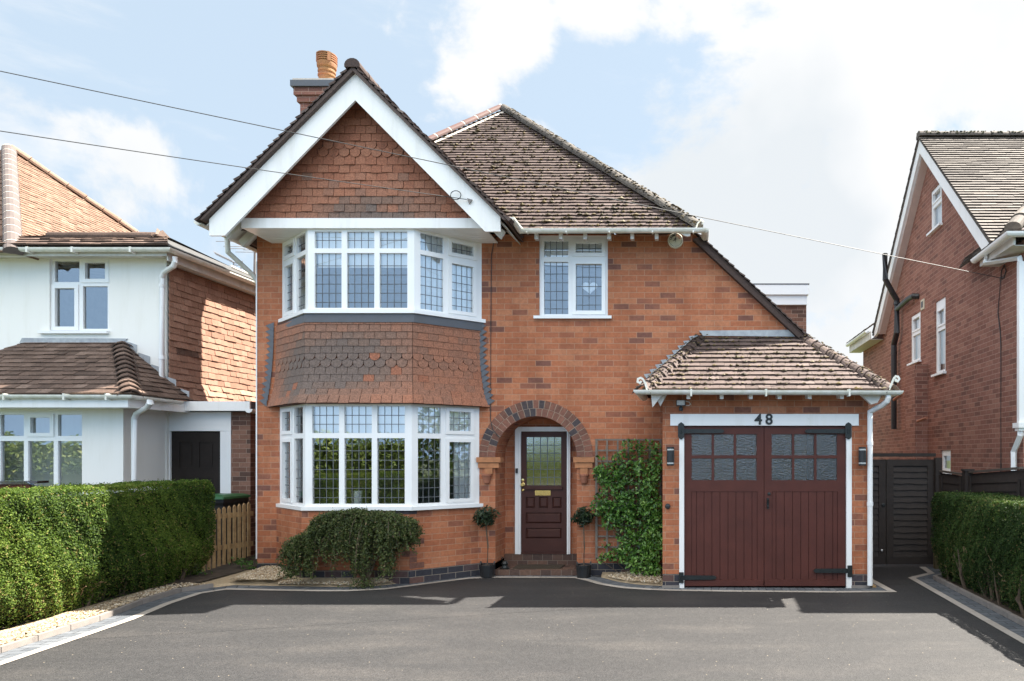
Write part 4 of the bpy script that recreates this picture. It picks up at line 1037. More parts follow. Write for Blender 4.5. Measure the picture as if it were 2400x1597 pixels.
def ddz(v): return Z(900 + v / 3.136, 10.75)
d = MB(); yf = 10.742
glz = rect(ddx(483), ddx(738), ddz(746), ddz(392))
pans = [rect(ddx(a), ddx(b), ddz(c1), ddz(c0)) for a, b, c0, c1 in ((478, 546, 832, 914), (575, 643, 832, 914), (672, 742, 832, 914), (478, 742, 946, 1028), (478, 742, 1060, 1138))]
d.panel((0, yf), (1, 0), (0, -1), rect(dx0, dx1, zb + .03, zf), [glz] + pans, 0, -.035)
for p in pans:
    (a, c0), (b, c1) = p[0], p[2]; k = .03
    d.add([(a, yf + .022, c0), (b, yf + .022, c0), (b, yf + .022, c1), (a, yf + .022, c1)])
    d.rings([[(a + .008, yf + .021, c0 + .008), (b - .008, yf + .021, c0 + .008), (b - .008, yf + .021, c1 - .008), (a + .008, yf + .021, c1 - .008)], [(a + k, yf + .004, c0 + k), (b - k, yf + .004, c0 + k), (b - k, yf + .004, c1 - k), (a + k, yf + .004, c1 - k)]])
d.box(ddx(470), ddx(750), yf - .03, yf - .001, ddz(775), ddz(752))
d.box(dx0, dx1, yf - .02, yf + .02, zb + .002, zb + .028)
DO = d.build('front_door', M['door'], H, bevel=.003)
g = MB(); g.add([(glz[i][0], yf + .018, glz[i][1]) for i in range(4)]); M['door_glass'] = glass_mat('pattern_door_glass', .42, (.5, .62, .45), .02, .07, 60); g.build('pane', M['door_glass'], DO)
l = MB()
for i in range(1, 5):
    x = glz[0][0] + (glz[1][0] - glz[0][0]) * i / 5; l.box(x - .005, x + .005, yf + .012, yf + .017, glz[0][1], glz[2][1])
for j in range(1, 6):
    z = glz[0][1] + (glz[2][1] - glz[0][1]) * j / 6; l.box(glz[0][0], glz[1][0], yf + .0125, yf + .0165, z - .005, z + .005)
l.build('leading', M['leading'], DO)
b = MB(); (a0, a1, b0, b1) = (ddx(547), ddx(662), ddz(820), ddz(783)); b.box(a0, a1, yf - .012, yf - .001, b0, b1); b.box(a0 + .03, a1 - .03, yf - .02, yf - .0125, b0 + .018, b1 - .018); b.build('letterbox', M['brass'], DO, bevel=.004)
b = MB(); b.lathe((ddx(458), yf, ddz(708)), [(.022, 0), (.022, .012), (.008, .014)], 14, axis='y'); b.build('lock', M['brass'], DO, smooth=40)
b = MB(); b.lathe((ddx(459), yf, ddz(740)), [(.03, 0), (.03, .006), (.012, .012), (.012, .03), (.028, .045), (.024, .062)], 16, axis='y'); b.build('handle', M['brass'], DO, smooth=40)
b = MB(); b.lathe((ddx(458), yf, ddz(781)), [(.022, 0), (.02, .01), (.012, .014)], 14, axis='y'); b.build('lock', M['brass'], DO, smooth=40)
b = MB(); b.box(ddx(409), ddx(424), 10.69, 10.72, ddz(656), ddz(621)); b.build('door_bell', M['black'], DF, bevel=.004)
rm = MB(); room(-2.85, -1.7, 10.83, 13.5, .2, 2.5); rm.build('room', M['interior'], H)

# ------------------------------------------------------------------ fixtures on and round the house (things of their own)
def wall_lamp(label):
    t = thing('wall_lamp', label, 'wall lamp', (X(1572, YG), YG, Z(1070, YG)), 'cylindrical lamps either side of the garage door')
    x, z = X(1572, YG), Z(1070, YG)
    b = MB(); b.box(x - .03, x + .03, YG - .03, YG, z - .05, z + .05); b.build('bracket', M['black'], t)
    b = MB(); pr = [(.046, -.122), (.05, -.118), (.05, -.1)]; b.lathe((x, YG - .085, z), pr, 20); b.lathe((x, YG - .085, z), [(.05, .1), (.05, .118), (.046, .122)], 20); b.lathe((x, YG - .085, z), [(.05, -.078), (.05, .078)], 20); b.build('body', M['black'], t, smooth=35)
    for za in (-.1, .078):
        b = MB(); b.lathe((x, YG - .085, z), [(.046, za + .001), (.046, za + .021)], 20); b.build('lens', M['lens'], t, smooth=35)
    return t
WLa = wall_lamp('black cylinder wall lamp between the trellis plant and the garage door')
copy_thing(WLa, (X(2017.5, YG) - X(1572, YG), 0, 0), 'black cylinder wall lamp between the garage door and the white downpipe')
fl = thing('floodlight', 'small black security floodlight with sensor under the garage eaves', 'floodlight', (X(1596, YG), YG, Z(950, YG)))
x, z = X(1596, YG), Z(945, YG)
b = MB(); b.prism([(x - .062, YG - .11, z + .034), (x + .062, YG - .11, z + .034), (x + .062, YG - .09, z - .042), (x - .062, YG - .09, z - .042)], (0, .06, 0)); b.box(x - .012, x + .012, YG - .05, YG, z - .02, z + .02); b.build('housing', M['black'], fl, bevel=.004)
b = MB(); b.add([(x - .052, YG - .113, z + .026), (x - .052, YG - .096, z - .034), (x + .052, YG - .096, z - .034), (x + .052, YG - .113, z + .026)][::-1]); b.build('glass', M['lens'], fl)
b = MB(); b.lathe((x, YG - .07, z - .11), [(.02, 0), (.028, .012), (.028, .04), (.02, .05), (.014, .07)], 12); b.build('sensor', M['black'], fl, smooth=40)
b = MB(); b.tube([(x + .06, YG - .05, z + .02), (x + .11, YG - .04, z + .01), (x + .13, YG - .03, z - .02), (x + .1, YG - .02, z - .035), (x + .05, YG - .01, z - .03)], .005, 6); b.build('cable', M['gutter'], fl)
rp = thing('tap_cover', 'small round black fitting on brick beside the climbing plant', 'wall fitting', (X(1565, YG), YG, Z(1187, YG)))
b = MB(); b.lathe((X(1565, YG), YG, Z(1187, YG)), [(.036, 0), (.036, .02), (.03, .03), (.012, .034)], 16, axis='y'); b.build('cap', M['black'], rp, smooth=35)
hn = thing('house_number', 'black raised house number 48 on the white garage lintel', 'house number', (X(1790, YG), YG, Z(985, YG)))
for ch_, px in (('4', 1777), ('8', 1802)):
    b = MB(); put_text(b, ch_, .2, (X(px, YG), YG - .022, Z(984.5, YG)), extrude=.006, bold=.0045); b.build('digit', M['iron'], hn)
al = thing('alarm_box', 'round cream burglar alarm box with running figure, high on the brick wall', 'alarm box', (X(1583, YW), YW, Z(566, YW)))
ax, az = X(1583, YW), Z(566, YW)
b = MB(); b.lathe((ax, YW, az), [(.11, 0), (.112, .04), (.104, .055), (.0, .062)], 28, axis='y'); b.build('cover', M['alarm'], al, smooth=35)
b = MB(); b2 = MB()
for i, c in enumerate('CRIMESTOP'):
    a = R(168 - i * 19); p = (ax + .068 * math.cos(a), YW - .066, az + .068 * math.sin(a))
    put_text(b if i < 5 else b2, c, .042, p, a - PI / 2, .001, .001)
def flatp(mb, pts): mb.prism([(ax + p[0] * .001, YW - .064, az + p[1] * .001) for p in pts], (0, -.003, 0))
flatp(b, [(2, 26), (10, 30), (14, 38), (10, 44), (4, 42), (1, 34)])
flatp(b, [(-12, 20), (4, 28), (10, 14), (2, -4), (-8, -2), (-6, 10)])
flatp(b, [(-8, 0), (2, -4), (10, -12), (4, -30), (-2, -34), (0, -28), (4, -14)]); flatp(b, [(-8, -1), (-14, -14), (-32, -10), (-33, -5), (-18, -6), (-12, 4)])
flatp(b, [(6, 24), (16, 8), (24, 12), (22, 16), (16, 14), (10, 22)]); flatp(b, [(-10, 20), (-20, 8), (-14, -2), (-10, 0), (-14, 8), (-6, 14)])
for i in range(13):
    a = R(190 + i * 160 / 12); c_, s_ = math.cos(a), math.sin(a); flatp(b, [(86 * c_ - 3 * s_, 86 * s_ + 3 * c_), (98 * c_ - 3 * s_, 98 * s_ + 3 * c_), (98 * c_ + 3 * s_, 98 * s_ - 3 * c_), (86 * c_ + 3 * s_, 86 * s_ - 3 * c_)])
b.build('lettering', M['black'], al); b2.build('lettering', M['faded_red'], al)
ht = thing('heart_ornament', 'white wicker heart hanging inside the small upstairs window', 'ornament', (X(1382.5, 10.34), 10.34, Z(677, 10.34)))
hx, hz = X(1382.5, 10.34), Z(675, 10.34); b = MB()
hp_ = [(16 * math.sin(t) ** 3, 13 * math.cos(t) - 5 * math.cos(2 * t) - 2 * math.cos(3 * t) - math.cos(4 * t)) for t in [2 * PI * i / 40 for i in range(40)]]
b.prism([(hx + p[0] * .0072, 10.318, hz + p[1] * .0062) for p in hp_], (0, .02, 0)); b.build('heart', M['heart'], ht)
b = MB(); b.tube([(hx, 10.34, hz + .03), (hx, 10.34, hz + .12)], .003, 5); b.build('string', M['heart'], ht)
def cloth(name, label, cat, y, x0, x1, z0, z1, mat, amp=.0, n=1, group=None, path=None):
    b = MB(); N_ = max(2, n * 8 if amp else 2); pts = []
    for i in range(N_ + 1):
        f = i / N_; q = (x0 + (x1 - x0) * f, y + amp * math.sin(f * n * 2 * PI)) if path is None else (path[0][0] + (path[1][0] - path[0][0]) * f, path[0][1] + (path[1][1] - path[0][1]) * f + amp * math.sin(f * n * 2 * PI))
        pts.append(q)
    th = .006
    for (p, q) in zip(pts, pts[1:]):
        b.add([(*p, z0), (*q, z0), (*q, z1), (*p, z1)])
    b.add([(*pts[0], z0), (*pts[-1], z0), (pts[-1][0], pts[-1][1] + th, z0), (pts[0][0], pts[0][1] + th, z0)])
    return tag(b.build(name, M[mat], smooth=50 if amp else None), label, cat, group)
cloth('roller_blind', 'pale blind half drawn inside the front of the upper bay window', 'blind', 9.68, -5.16, -3.9, 4.36, 4.84, 'blind')
cloth('roller_blind', 'pale blind over the top lights of the lower bay front', 'blind', 9.68, -5.2, -3.94, 2.04, 2.46, 'blind')
cloth('roller_blind', 'pale blind over top lights in the right side of the lower bay', 'blind', 0, 0, 0, 2.04, 2.46, 'blind', path=((-3.84, 9.7), (-3.2, 10.26)))
cloth('roller_blind', 'pale blind inside the small upstairs window with the heart', 'blind', 10.36, X(1268, 10.3), X(1420, 10.3), 4.58, 4.96, 'blind')
cloth('curtain', 'white net curtain inside the right side of the upper bay', 'curtain', 0, 0, 0, 3.78, 4.84, 'curtain', .02, 7, path=((-3.8, 9.72), (-3.18, 10.26)))
cloth('curtain', 'white curtain gathered in the right side of the lower bay', 'curtain', 0, 0, 0, 1.08, 2.04, 'curtain', .025, 3, path=((-3.42, 10.1), (-3.16, 10.34)))
cloth('curtain', 'grey curtain inside the left side of the lower bay', 'curtain', 0, 0, 0, 1.08, 2.46, 'curtain', .02, 4, path=((-5.95, 10.34), (-5.6, 10.05)))
cloth('curtain', 'curtain inside the left side of the upper bay', 'curtain', 0, 0, 0, 3.78, 4.84, 'curtain', .02, 4, path=((-5.9, 10.32), (-5.62, 10.08)))
vz = tag((lambda b: (b.lathe((X(839, 9.8), 9.8, 1.06), [(.05, 0), (.055, .02), (.055, .2), (.06, .21)], 16), b.build('vase', M['curtain'], smooth=40))[1])(MB()), 'tall pale vase on the sill behind the middle of the lower bay', 'vase')
for px, lab in ((1142, 'terracotta wall pot on the pier left of the front door'), (1369.5, 'terracotta wall pot on the pier right of the front door')):
    t = thing('wall_pot', lab, 'wall pot', (X(px, YW), YW, Z(1134, YW)), 'terracotta pots under the porch corbels')
    b = MB(); pr = [(.03, -.145), (.045, -.13), (.058, -.07), (.066, -.03), (.075, -.028), (.075, -.004), (.066, 0)]
    b.lathe((X(px, YW), YW - .02, Z(1111, YW)), pr, 18); b.build('pot', M['terracotta'], t, smooth=40)
dm = tag((lambda b: (b.box(X(1206, 10.45), X(1318, 10.45), 10.34, 10.66, .089, .104), b.build('doormat', M['mat'], bevel=.004))[1])(MB()), 'worn brown doormat on the tiled porch step', 'doormat')
sp = thing('porch_ornament', 'small dark metal ornament in the left corner of the porch step', 'ornament', (X(1183, 10.35), 10.35, .088))
b = MB(); b.lathe((X(1183, 10.35), 10.35, .088), [(.07, 0), (.075, .012), (.05, .02), (.04, .05), (.048, .08), (.03, .11), (.008, .125)], 14); b.tube([(X(1183, 10.35) - .02, 10.35, .17), (X(1183, 10.35) - .05, 10.35, .24), (X(1183, 10.35) - .02, 10.35, .26)], .012, 6); b.build('body', M['iron'], sp, smooth=40)
# ------------------------------------------------------------------ white neighbour on the left
YL, YLB, XLW = 11.235, 10.395, -8.42
LH = thing('white_house', 'white rendered house with lean-to bay roof, orange main roof and tile hung side', 'house', (-10.5, YL, 0))
b = MB()
wr = rect(X(116, YL), X(256, YL), Z(777, YL), Z(607, YL)); gr_ = rect(X(-75, YLB), X(192, YLB), .9, Z(964, YLB))
b.panel((0, YL), (1, 0), (0, -1), rect(-17.5, XLW - .004, 0, 5.0), [wr], 0, -.12)
b.panel((0, YLB), (1, 0), (0, -1), rect(-11.75, XLW - .018, 0, 2.62), [gr_], 0, -.12)
b.add([(XLW - .016, YLB, 0), (XLW - .016, YL, 0), (XLW - .016, YL, 2.62), (XLW - .016, YLB, 2.62)]); b.add([(-11.75, YL, 0), (-11.75, YLB, 0), (-11.75, YLB, 2.62), (-11.75, YL, 2.62)])
b.add([(-17.5, 17, 0), (-17.5, YL, 0), (-17.5, YL, 4.9), (-17.5, 17, 4.9)]); b.add([(XLW, YL, 2.0), (XLW, 17, 2.0), (XLW, 17, 4.9), (XLW, YL, 4.9)]); b.add([(XLW, 17, 0), (-17.5, 17, 0), (-17.5, 17, 4.9), (XLW, 17, 4.9)])
b.build('wall', M['render'], LH)
def lx(px): return X(px, YL) - X(116, YL)
def lz(py): return Z(py, YL)
windows(LH, 'window', [((X(116, YL), YL + .04), (1, 0), (0, -1), lx(256), lz(777), lz(607), [dict(u=(lx(123), lx(181)), z=(lz(660), lz(611))), dict(u=(lx(196), lx(243)), z=(lz(653), lz(615)), sash=.06), dict(u=(lx(125), lx(171)), z=(lz(765), lz(675)), sash=.06), dict(u=(lx(189.5), lx(247.5)), z=(lz(770), lz(670)))])],
        sillpts=[(X(96, YL), YL - .06), (X(257, YL), YL - .06), (X(257, YL), YL + .03), (X(96, YL), YL + .03)], sill_z=(lz(783), lz(776.5)))
def bx_(px): return X(px, YLB) - X(-75, YLB)
def bz_(py): return Z(py, YLB)
windows(LH, 'window', [((X(-75, YLB), YLB + .04), (1, 0), (0, -1), bx_(192), .9, bz_(964), [dict(u=(bx_(a), bx_(c)), z=z) for a, c in ((-70, -15), (-5, 50), (130, 188)) for z in ((.98, bz_(1034)), (bz_(1022), bz_(972)))] + [dict(u=(bx_(60), bx_(120)), z=(.98, bz_(1034))), dict(u=(bx_(67), bx_(113)), z=(bz_(1015), bz_(979)), sash=.055)])])
rm = MB(); room(-11.6, -8.6, YLB + .15, 13, .3, 2.55); room(-10.6, -8.7, YL + .15, 13, 3.2, 4.85); rm.build('room', M['interior'], LH)
r = MB(); random.seed(81)
def ltint(u, v, k): return max(.06, min(1, random.gauss(.5, .22)))
a, ap, ex_ = (-10.48, 10.815, 4.9), (-13.97, 14.33, 8.05), 17.85
Vv = Vector((-3.49, 0, 3.15)); tile_slope(r, a, (0, 1, 0), Vv, [(0, 0), (ex_ - a[1], 0), (ap[1] - a[1], Vv.length)], .1, .165, .018, ltint)
Vv = Vector((0, 3.515, 3.15)); tile_slope(r, (-17.5, a[1], a[2]), (1, 0, 0), Vv, [(0, 0), (7.02, 0), (3.53, Vv.length)], .2, .33, .018, ltint)
r.add([(-17.5, a[1], 4.9), ap, (-17.5, ex_, 4.9)], t=.4); r.add([(-17.5, ex_, 4.9), ap, (-10.48, ex_, 4.9)], t=.4)
LR = r.build('roof', M['roof_orange'], LH)
hp = MB(); mo3 = MB(); ridge(hp, a, ap, .12, .34, .02, flat=.8, mortar=mo3); M['grey_hip'] = pmat('grey_hip_tile', (.115, .092, .084), .7, .2); ho = hp.build('hip_tiles', M['grey_hip'], LR); mo3.build('mortar', M['pale_mortar'], ho)
hp = MB(); ridge(hp, (-10.48, ex_, 4.92), (ap[0], ap[1], ap[2] + .02), .12, .34, .01, lambda: .4 + random.random() * .6, flat=.8, jit=.1); hp.build('hip_tiles', M['roof_orange'], LR)
# tiled skirt along the front eave with ridge tiles on top, leaded side
s = MB(); tile_slope(s, (-17.4, 10.86, 5.03), (1, 0, 0), (0, .45, .28), [(0, 0), (9.28, 0), (8.95, .5), (0, .5)], .13, .165, .03, ltint)
ridge(s, (-10.3, 11.27, 5.27), (-8.62, 11.27, 5.27), .115, .36, .005, lambda: .1 + random.random() * .4, flat=.8); s.lump((-8.52, 11.22, 5.29), .12, .12, .11, t=.9); s.lump((-8.5, 11.2, 5.27), .12, .1, .1, t=.7)
s.build('eaves_skirt', M['roof_dark'], LH)
s = MB(); s.prism([(-8.12, 10.88, 5.03), (-8.45, 11.25, 5.25), (-8.45, 16.9, 5.1), (-8.12, 16.9, 5.03)], (-.02, 0, -.03)); s.add([(-8.45, 11.25, 5.3), (-17.4, 11.3, 5.32), (-17.4, 16.9, 5.06), (-8.45, 16.9, 5.06)])
s.build('flat_roof', M['felt'], LH)
s = MB(); s.tube([(-8.3, 12.6, 5.17), (-8.4, 16.9, 5.11)], .03, 6); s.build('roof_edge_trim', M['gutter'], LH)
s = MB(); s.box(-17.4, -8.2, 10.94, 10.97, 4.885, 5.0); s.box(-8.22, -8.2, 10.97, 16.9, 4.82, 5.0); s.build('fascia', M['fascia_dull'], LH)
s = MB(); s.box(-17.4, -8.22, 10.97, YL, 4.925, 4.935); s.box(-8.42, -8.222, YL, 16.9, 4.83, 4.84); s.build('soffit', M['soffit'], LH)
s = MB(); s.gutter([(-17.4, 10.88, 4.99), (-8.12, 10.88, 4.985), (-8.12, 16.9, 4.985)], .06); s.cut()
s.build('gutter', M['gutter'], LH, smooth=40); s = MB()
for x in (-11.5, -10.3, -9.6, -8.7): s.cut(); s.box(x, x + .03, 10.82, 10.94, 4.91, 4.995)
s.build('gutter_bracket', M['gutter'], LH); s = MB(); s.gutter([(-11.9, 9.95, 2.63), (-7.97, 9.95, 2.62), (-7.95, 10.9, 2.61)], .055)
s.build('gutter', M['gutter'], LH, smooth=40); s = MB()
for x in (-10.4, -9.75, -8.9, -8.3): s.cut(); s.box(x, x + .025, 9.9, 10.0, 2.55, 2.64)
s.build('gutter_bracket', M['gutter'], LH)
s = MB(); xd = X(379, 11.17)
s.tube([(-8.1, 10.98, 4.88), (-8.1, 10.98, 4.8), (-8.14, 11.0, 4.74), (xd + .05, 11.15, 4.68), (xd, 11.17, 4.6), (xd, 11.17, 2.85)], .038, 10); xe = X(313, 10.33); s.cut()
s.tube([(X(352, 10.0), 10.0, 2.56), (X(352, 10.0), 10.0, 2.51), (X(345, 10.1), 10.1, 2.46), (xe + .05, 10.32, 2.38), (xe, 10.34, 2.3), (xe, 10.34, .05)], .036, 10)
s.build('downpipe', M['upvc'], LH, smooth=40); s = MB()
for z in (4.45, 3.3): s.cut(); s.tube([(xd, 11.17, z), (xd, 11.17, z + .05)], .044, 10)
s.build('pipe_clip', M['upvc'], LH, smooth=40); s = MB()
# lean-to roof over the bay
r = MB(); random.seed(83); TX0, TX1 = X(62, YL), X(286, YL); E0, E1 = -11.8, -8.0; zt_ = Z(803, YL); ze_ = 2.64
Vv = Vector((0, YL - 9.98, zt_ - ze_)); tile_slope(r, (E0, 9.98, ze_), (1, 0, 0), Vv, [(0, 0), (E1 - E0, 0), (TX1 - E0, Vv.length), (TX0 - E0, Vv.length)], .125, .165, .022, ltint)
Vv = Vector((TX1 - E1, 0, zt_ - ze_)); tile_slope(r, (E1, 9.98, ze_), (0, 1, 0), Vv, [(0, 0), (YL - 9.98, 0), (YL - 9.98, Vv.length)], .125, .165, .022, ltint)
Vv = Vector((TX0 - E0, 0, zt_ - ze_)); tile_slope(r, (E0, YL, ze_), (0, -1, 0), Vv, [(0, 0), (YL - 9.98, 0), (0, Vv.length)], .125, .165, .022, ltint)
p0, p1 = Vector((E1, 9.98, ze_)), Vector((TX1, YL, zt_))
for k in range(12):
    a_, b_ = p0.lerp(p1, k / 12), p0.lerp(p1, min(1, (k + 1.4) / 12)); sd_ = (p1 - p0).cross(Vector((0, 0, 1))).normalized(); t = random.random()
    up = [a_ + sd_ * .15 * math.cos(PI * i / 8) + Vector((0, 0, .075 * math.sin(PI * i / 8) - .03 * abs(math.cos(PI * i / 8)))) for i in range(9)]; u2 = [b_ + sd_ * .09 * math.cos(PI * i / 8) + Vector((0, 0, .03 * math.sin(PI * i / 8) - .03 * abs(math.cos(PI * i / 8)))) for i in range(9)]
    for i in range(8): r.add([up[i], up[i + 1], u2[i + 1], u2[i]], t=t); r.add([up[i] - Vector((0, 0, .018)), up[i + 1] - Vector((0, 0, .018)), up[i + 1], up[i]], t=.1)
LB_ = r.build('bay_roof', M['roof_dark'], LH)
f = MB(); f.prism([(TX0 - .1, YL - .004, zt_ - .01), (TX1 + .02, YL - .004, zt_ - .01), (TX1 + .1, YL - .004, zt_ + .06), (TX0 - .06, YL - .004, zt_ + .07)], (0, -.012, 0))
for k in range(5):
    q = Vector((TX1, YL - .006, zt_)).lerp(Vector((E1 - .08, YL - .006, ze_)), (k + .2) / 5); f.prism([(q.x - .05, q.y - .001 * k, q.z - .08), (q.x + .2, q.y - .001 * k, q.z - .16), (q.x + .2, q.y - .001 * k, q.z + .0), (q.x + .02, q.y - .001 * k, q.z + .06)], (0, -.008, 0))
f.build('lead_flashing', M['lead_pale'], LB_)
f = MB(); f.box(-11.78, -8.05, 10.0, 10.03, 2.45, 2.6); f.box(-8.08, -8.05, 10.03, YL, 2.45, 2.6); f.box(-11.78, -8.08, 10.03, YLB, 2.455, 2.465); f.build('fascia', M['white'], LH)
# hung tiles on the side wall, kicked out at the foot
s = MB(); random.seed(85)
def st_(u, v, k):
    if 1.72 < v + 2.95 - 2.9 + .9 < 1.0: return 0
    return .0 if (k == 3 and .55 < u < 1.15) else random.uniform(.1, .98)
def st2(u, v, k): return .02 if (k == 4 and .12 < u < .72) else random.uniform(.1, .98)
tile_slope(s, (XLW + .03, YL, 3.0), (0, 1, 0), (0, 0, 1), [(0, 0), (5.6, 0), (5.6, 1.82), (0, 1.82)], .105, .165, .02, st2, jit=1.1, edge=.3)
tile_slope(s, (XLW + .13, YL, 2.58), (0, 1, 0), (-.1, 0, .42), [(0, 0), (5.6, 0), (5.6, .43), (0, .43)], .105, .165, .024, lambda u, v, k: random.uniform(.1, .98), jit=1.6)
s.build('hung_tiles', M['tilehang_orange'], LH)
# side porch with flat roof
yp = 11.29; s = MB(); xr = X(586, yp)
s.box(X(390, yp), X(541, yp), yp, yp + .06, Z(1010.5, yp), 2.47)
for k in (1, 2): s.box(X(390, yp), X(541, yp), yp - .004, yp - .001, Z(964 + 16 * k, yp) - .003, Z(964 + 16 * k, yp) + .003)
s.box(X(390, yp), X(398.5, yp), yp, yp + .06, 0, Z(1011, yp)); s.box(X(516, yp), X(541, yp), yp, yp + .06, 0, Z(1011, yp)); s.box(X(526, yp), X(528, yp), yp - .003, yp, 0, Z(1011, yp))
s.build('porch_frame', M['upvc'], LH)
s = MB(); s.box(X(389, yp) + .02, X(587, yp - .15), yp - .17, yp - .14, 2.475, 2.625); s.build('fascia', M['white'], LH)
s = MB(); s.box(XLW, X(587, yp - .15), yp - .139, 15.5, 2.5, 2.615); s.build('porch_roof', M['lead'], LH)
s = MB(); s.gutter([(X(600, yp) , yp - .18, 2.5), (X(600, yp), 15, 2.48)], .06); s.prism([(X(600, yp) + .06 * math.cos(q), yp - .19, 2.5 + .06 * math.sin(q)) for q in [PI + PI * i / 8 for i in range(9)]], (0, .008, 0)); s.build('gutter', M['upvc'], LH)
s = MB(); s.box(X(541, yp), xr, yp + .01, yp + .3, 0, 2.47); s.box(xr - .2, xr, yp + .3, 15.4, 0, 2.47); s.build('porch_wall', M['brown_brick'], LH)
d = MB(); x0, x1, z1 = X(399, yp), X(515, yp), Z(1011.5, yp); pn = []
for a_, c_ in ((.16, .44), (.56, .86)):
    for b_, e_ in ((.08, .27), (.35, .52), (.6, .93)): pn.append(rect(x0 + (x1 - x0) * a_, x0 + (x1 - x0) * c_, z1 - z1 * e_, z1 - z1 * b_))
d.panel((0, yp + .03), (1, 0), (0, -1), rect(x0, x1, .02, z1), pn, 0, -.03)
for p in pn:
    (q0, q1), (q2, q3) = p[0], p[2]; d.add([(q0, yp + .042, q1), (q2, yp + .042, q1), (q2, yp + .042, q3), (q0, yp + .042, q3)]); d.prism([(q0 + .03, yp + .041, q1 + .03), (q2 - .03, yp + .041, q1 + .03), (q2 - .03, yp + .041, q3 - .03), (q0 + .03, yp + .041, q3 - .03)], (0, -.008, 0))
d.build('side_door', M['black_door'], LH)
# aerials on the rear of the white house
t = thing('tv_aerial', 'small angled television aerial with box grid behind the white house roof', 'aerial', (X(556, 14), 14, 5.1))
def pt(px, py, y=14): return (X(px, y), y, Z(py, y))
b = MB(); b.tube([pt(554, 646), pt(565, 634), pt(565, 622)], .012, 6); b.tube([pt(504, 594), pt(548, 615), pt(565, 618)], .008, 5)
for k in range(12):
    q = Vector(pt(504, 594)).lerp(Vector(pt(546, 614)), k / 11); b.tube([q + Vector((-.03, 0, .04)), q + Vector((.03, 0, -.04))], .005, 4)
for py in (616, 620, 624): b.tube([pt(547, py), pt(568, py - 3)], .006, 4)
b.tube([pt(547, 614), pt(547, 625)], .007, 4); b.tube([pt(568, 612), pt(568, 622)], .007, 4); b.build('antenna', M['aerial'], t)
t = thing('tv_aerial', 'tall mast television aerial with long thin rods beside the brick house corner', 'aerial', (X(597, 14.5), 14.5, 5.1))
b = MB(); b.tube([pt(596, 665, 14.5), pt(598, 560, 14.5)], .022, 6)
b.build('mast', M['aerial'], t); b = MB()
b.tube([pt(548, 563, 14.5), pt(612, 592, 14.5)], .01, 5)
for (p, q, y) in ((506, 560, 566), (524, 570, 578), (531, 575, 583), (552, 600, 591), (570, 612, 586)): b.tube([pt(p, y, 14.5), pt(q, y + .5, 14.5)], .006, 4)
b.build('antenna', M['aerial'], t)

# ------------------------------------------------------------------ red brick neighbour on the right
RX = 4.6; RH = thing('red_brick_house', 'dull red brick house with steep white edged gable and pale tiled roof', 'house', (RX + 3, 13.4, 0))
def gy(px, x=RX): return x * F / (px - VX)
def rz(px, py, x=RX): return CH + (VY - py) / F * gy(px, x)
YF_, YBk = 9.7, 18.72
wins = [(gy(2181.5), gy(2207.5), 6.02, 6.82), (gy(2134.7), gy(2157.5), 3.68, 4.67), (gy(2192.4), gy(2216), 3.28, 4.65), (gy(2206), gy(2228), 1.44, 1.86)]
b = MB(); o = (RX, YBk)
hol = [rect(YBk - q[0], YBk - q[1], q[2], q[3]) for q in wins]
b.panel(o, (0, -1), (-1, 0), [(0, 0), (YBk - YF_, 0), (YBk - YF_, 4.75), (YBk - 10.15, 4.75), (YBk - 13.45, 7.78), (YBk - 16.75, 4.75), (0, 4.75)], hol, 0, -.1)
b.add([(RX, YF_ - .002, 0), (15, YF_ - .002, 0), (15, YF_ - .002, 4.75), (RX, YF_ - .002, 4.75)]); b.add([(15, YBk, 0), (RX, YBk, 0), (RX, YBk, 4.75), (15, YBk, 4.75)])
b.box(RX - .24, RX - .001, gy(2122, RX - .24), gy(2122, RX - .24) - .62, 0, 3.55)
b.build('wall', M['red_brick'], RH)
for i, q in enumerate(wins):
    W = q[0] - q[1]; h = q[3] - q[2]; zt2 = q[2] + h * (.62 if i < 3 else 0)
    lights = [dict(u=(.07, W - .07), z=(q[2] + .06, zt2 - .05)), dict(u=(.09, W - .09), z=(zt2 + .06, q[3] - (.09 if i != 2 else .2)), sash=.035)] if i < 3 else [dict(u=(.06, W - .06), z=(q[2] + .09, q[3] - .1))]
    windows(RH, 'window', [((RX + .02, q[0]), (0, -1), (-1, 0), W, q[2], q[3], lights)], sillpts=[(RX - .07, q[0] + .05), (RX - .07, q[1] - .05), (RX + .02, q[1] - .05), (RX + .02, q[0] + .05)], sill_z=(q[2] - .035, q[2] + .005))
rm = MB()
for q in wins: room(RX + .15, RX + 2, q[1] - .3, q[0] + .3, q[2] - .3, q[3] + .2)
for q in wins: rm.add([(RX + .11, q[1] - .01, q[2]), (RX + .11, q[0] + .01, q[2]), (RX + .11, q[0] + .01, q[3]), (RX + .11, q[1] - .01, q[3])]) 
rm.build('room', M['blind'], RH)
r = MB(); random.seed(91)
Vv = Vector((0, 3.42, 3.17)); tile_slope(r, (4.36, 10.03, 4.72), (1, 0, 0), Vv, [(0, 0), (9, 0), (9, Vv.length), (0, Vv.length)], .105, .25, .032, ltint, jit=.4, edge=.2)
Vv = Vector((0, -3.42, 3.17)); tile_slope(r, (13.36, 16.87, 4.72), (-1, 0, 0), Vv, [(0, 0), (9, 0), (9, Vv.length), (0, Vv.length)], .2, .33, .03, ltint)
r.prism([(4.37, 10.0, 4.68), (4.37, 13.45, 7.885), (4.37, 16.9, 4.68), (4.37, 16.87, 4.655), (4.37, 13.45, 7.85), (4.37, 10.03, 4.655)], (.1, 0, 0), t=.6)
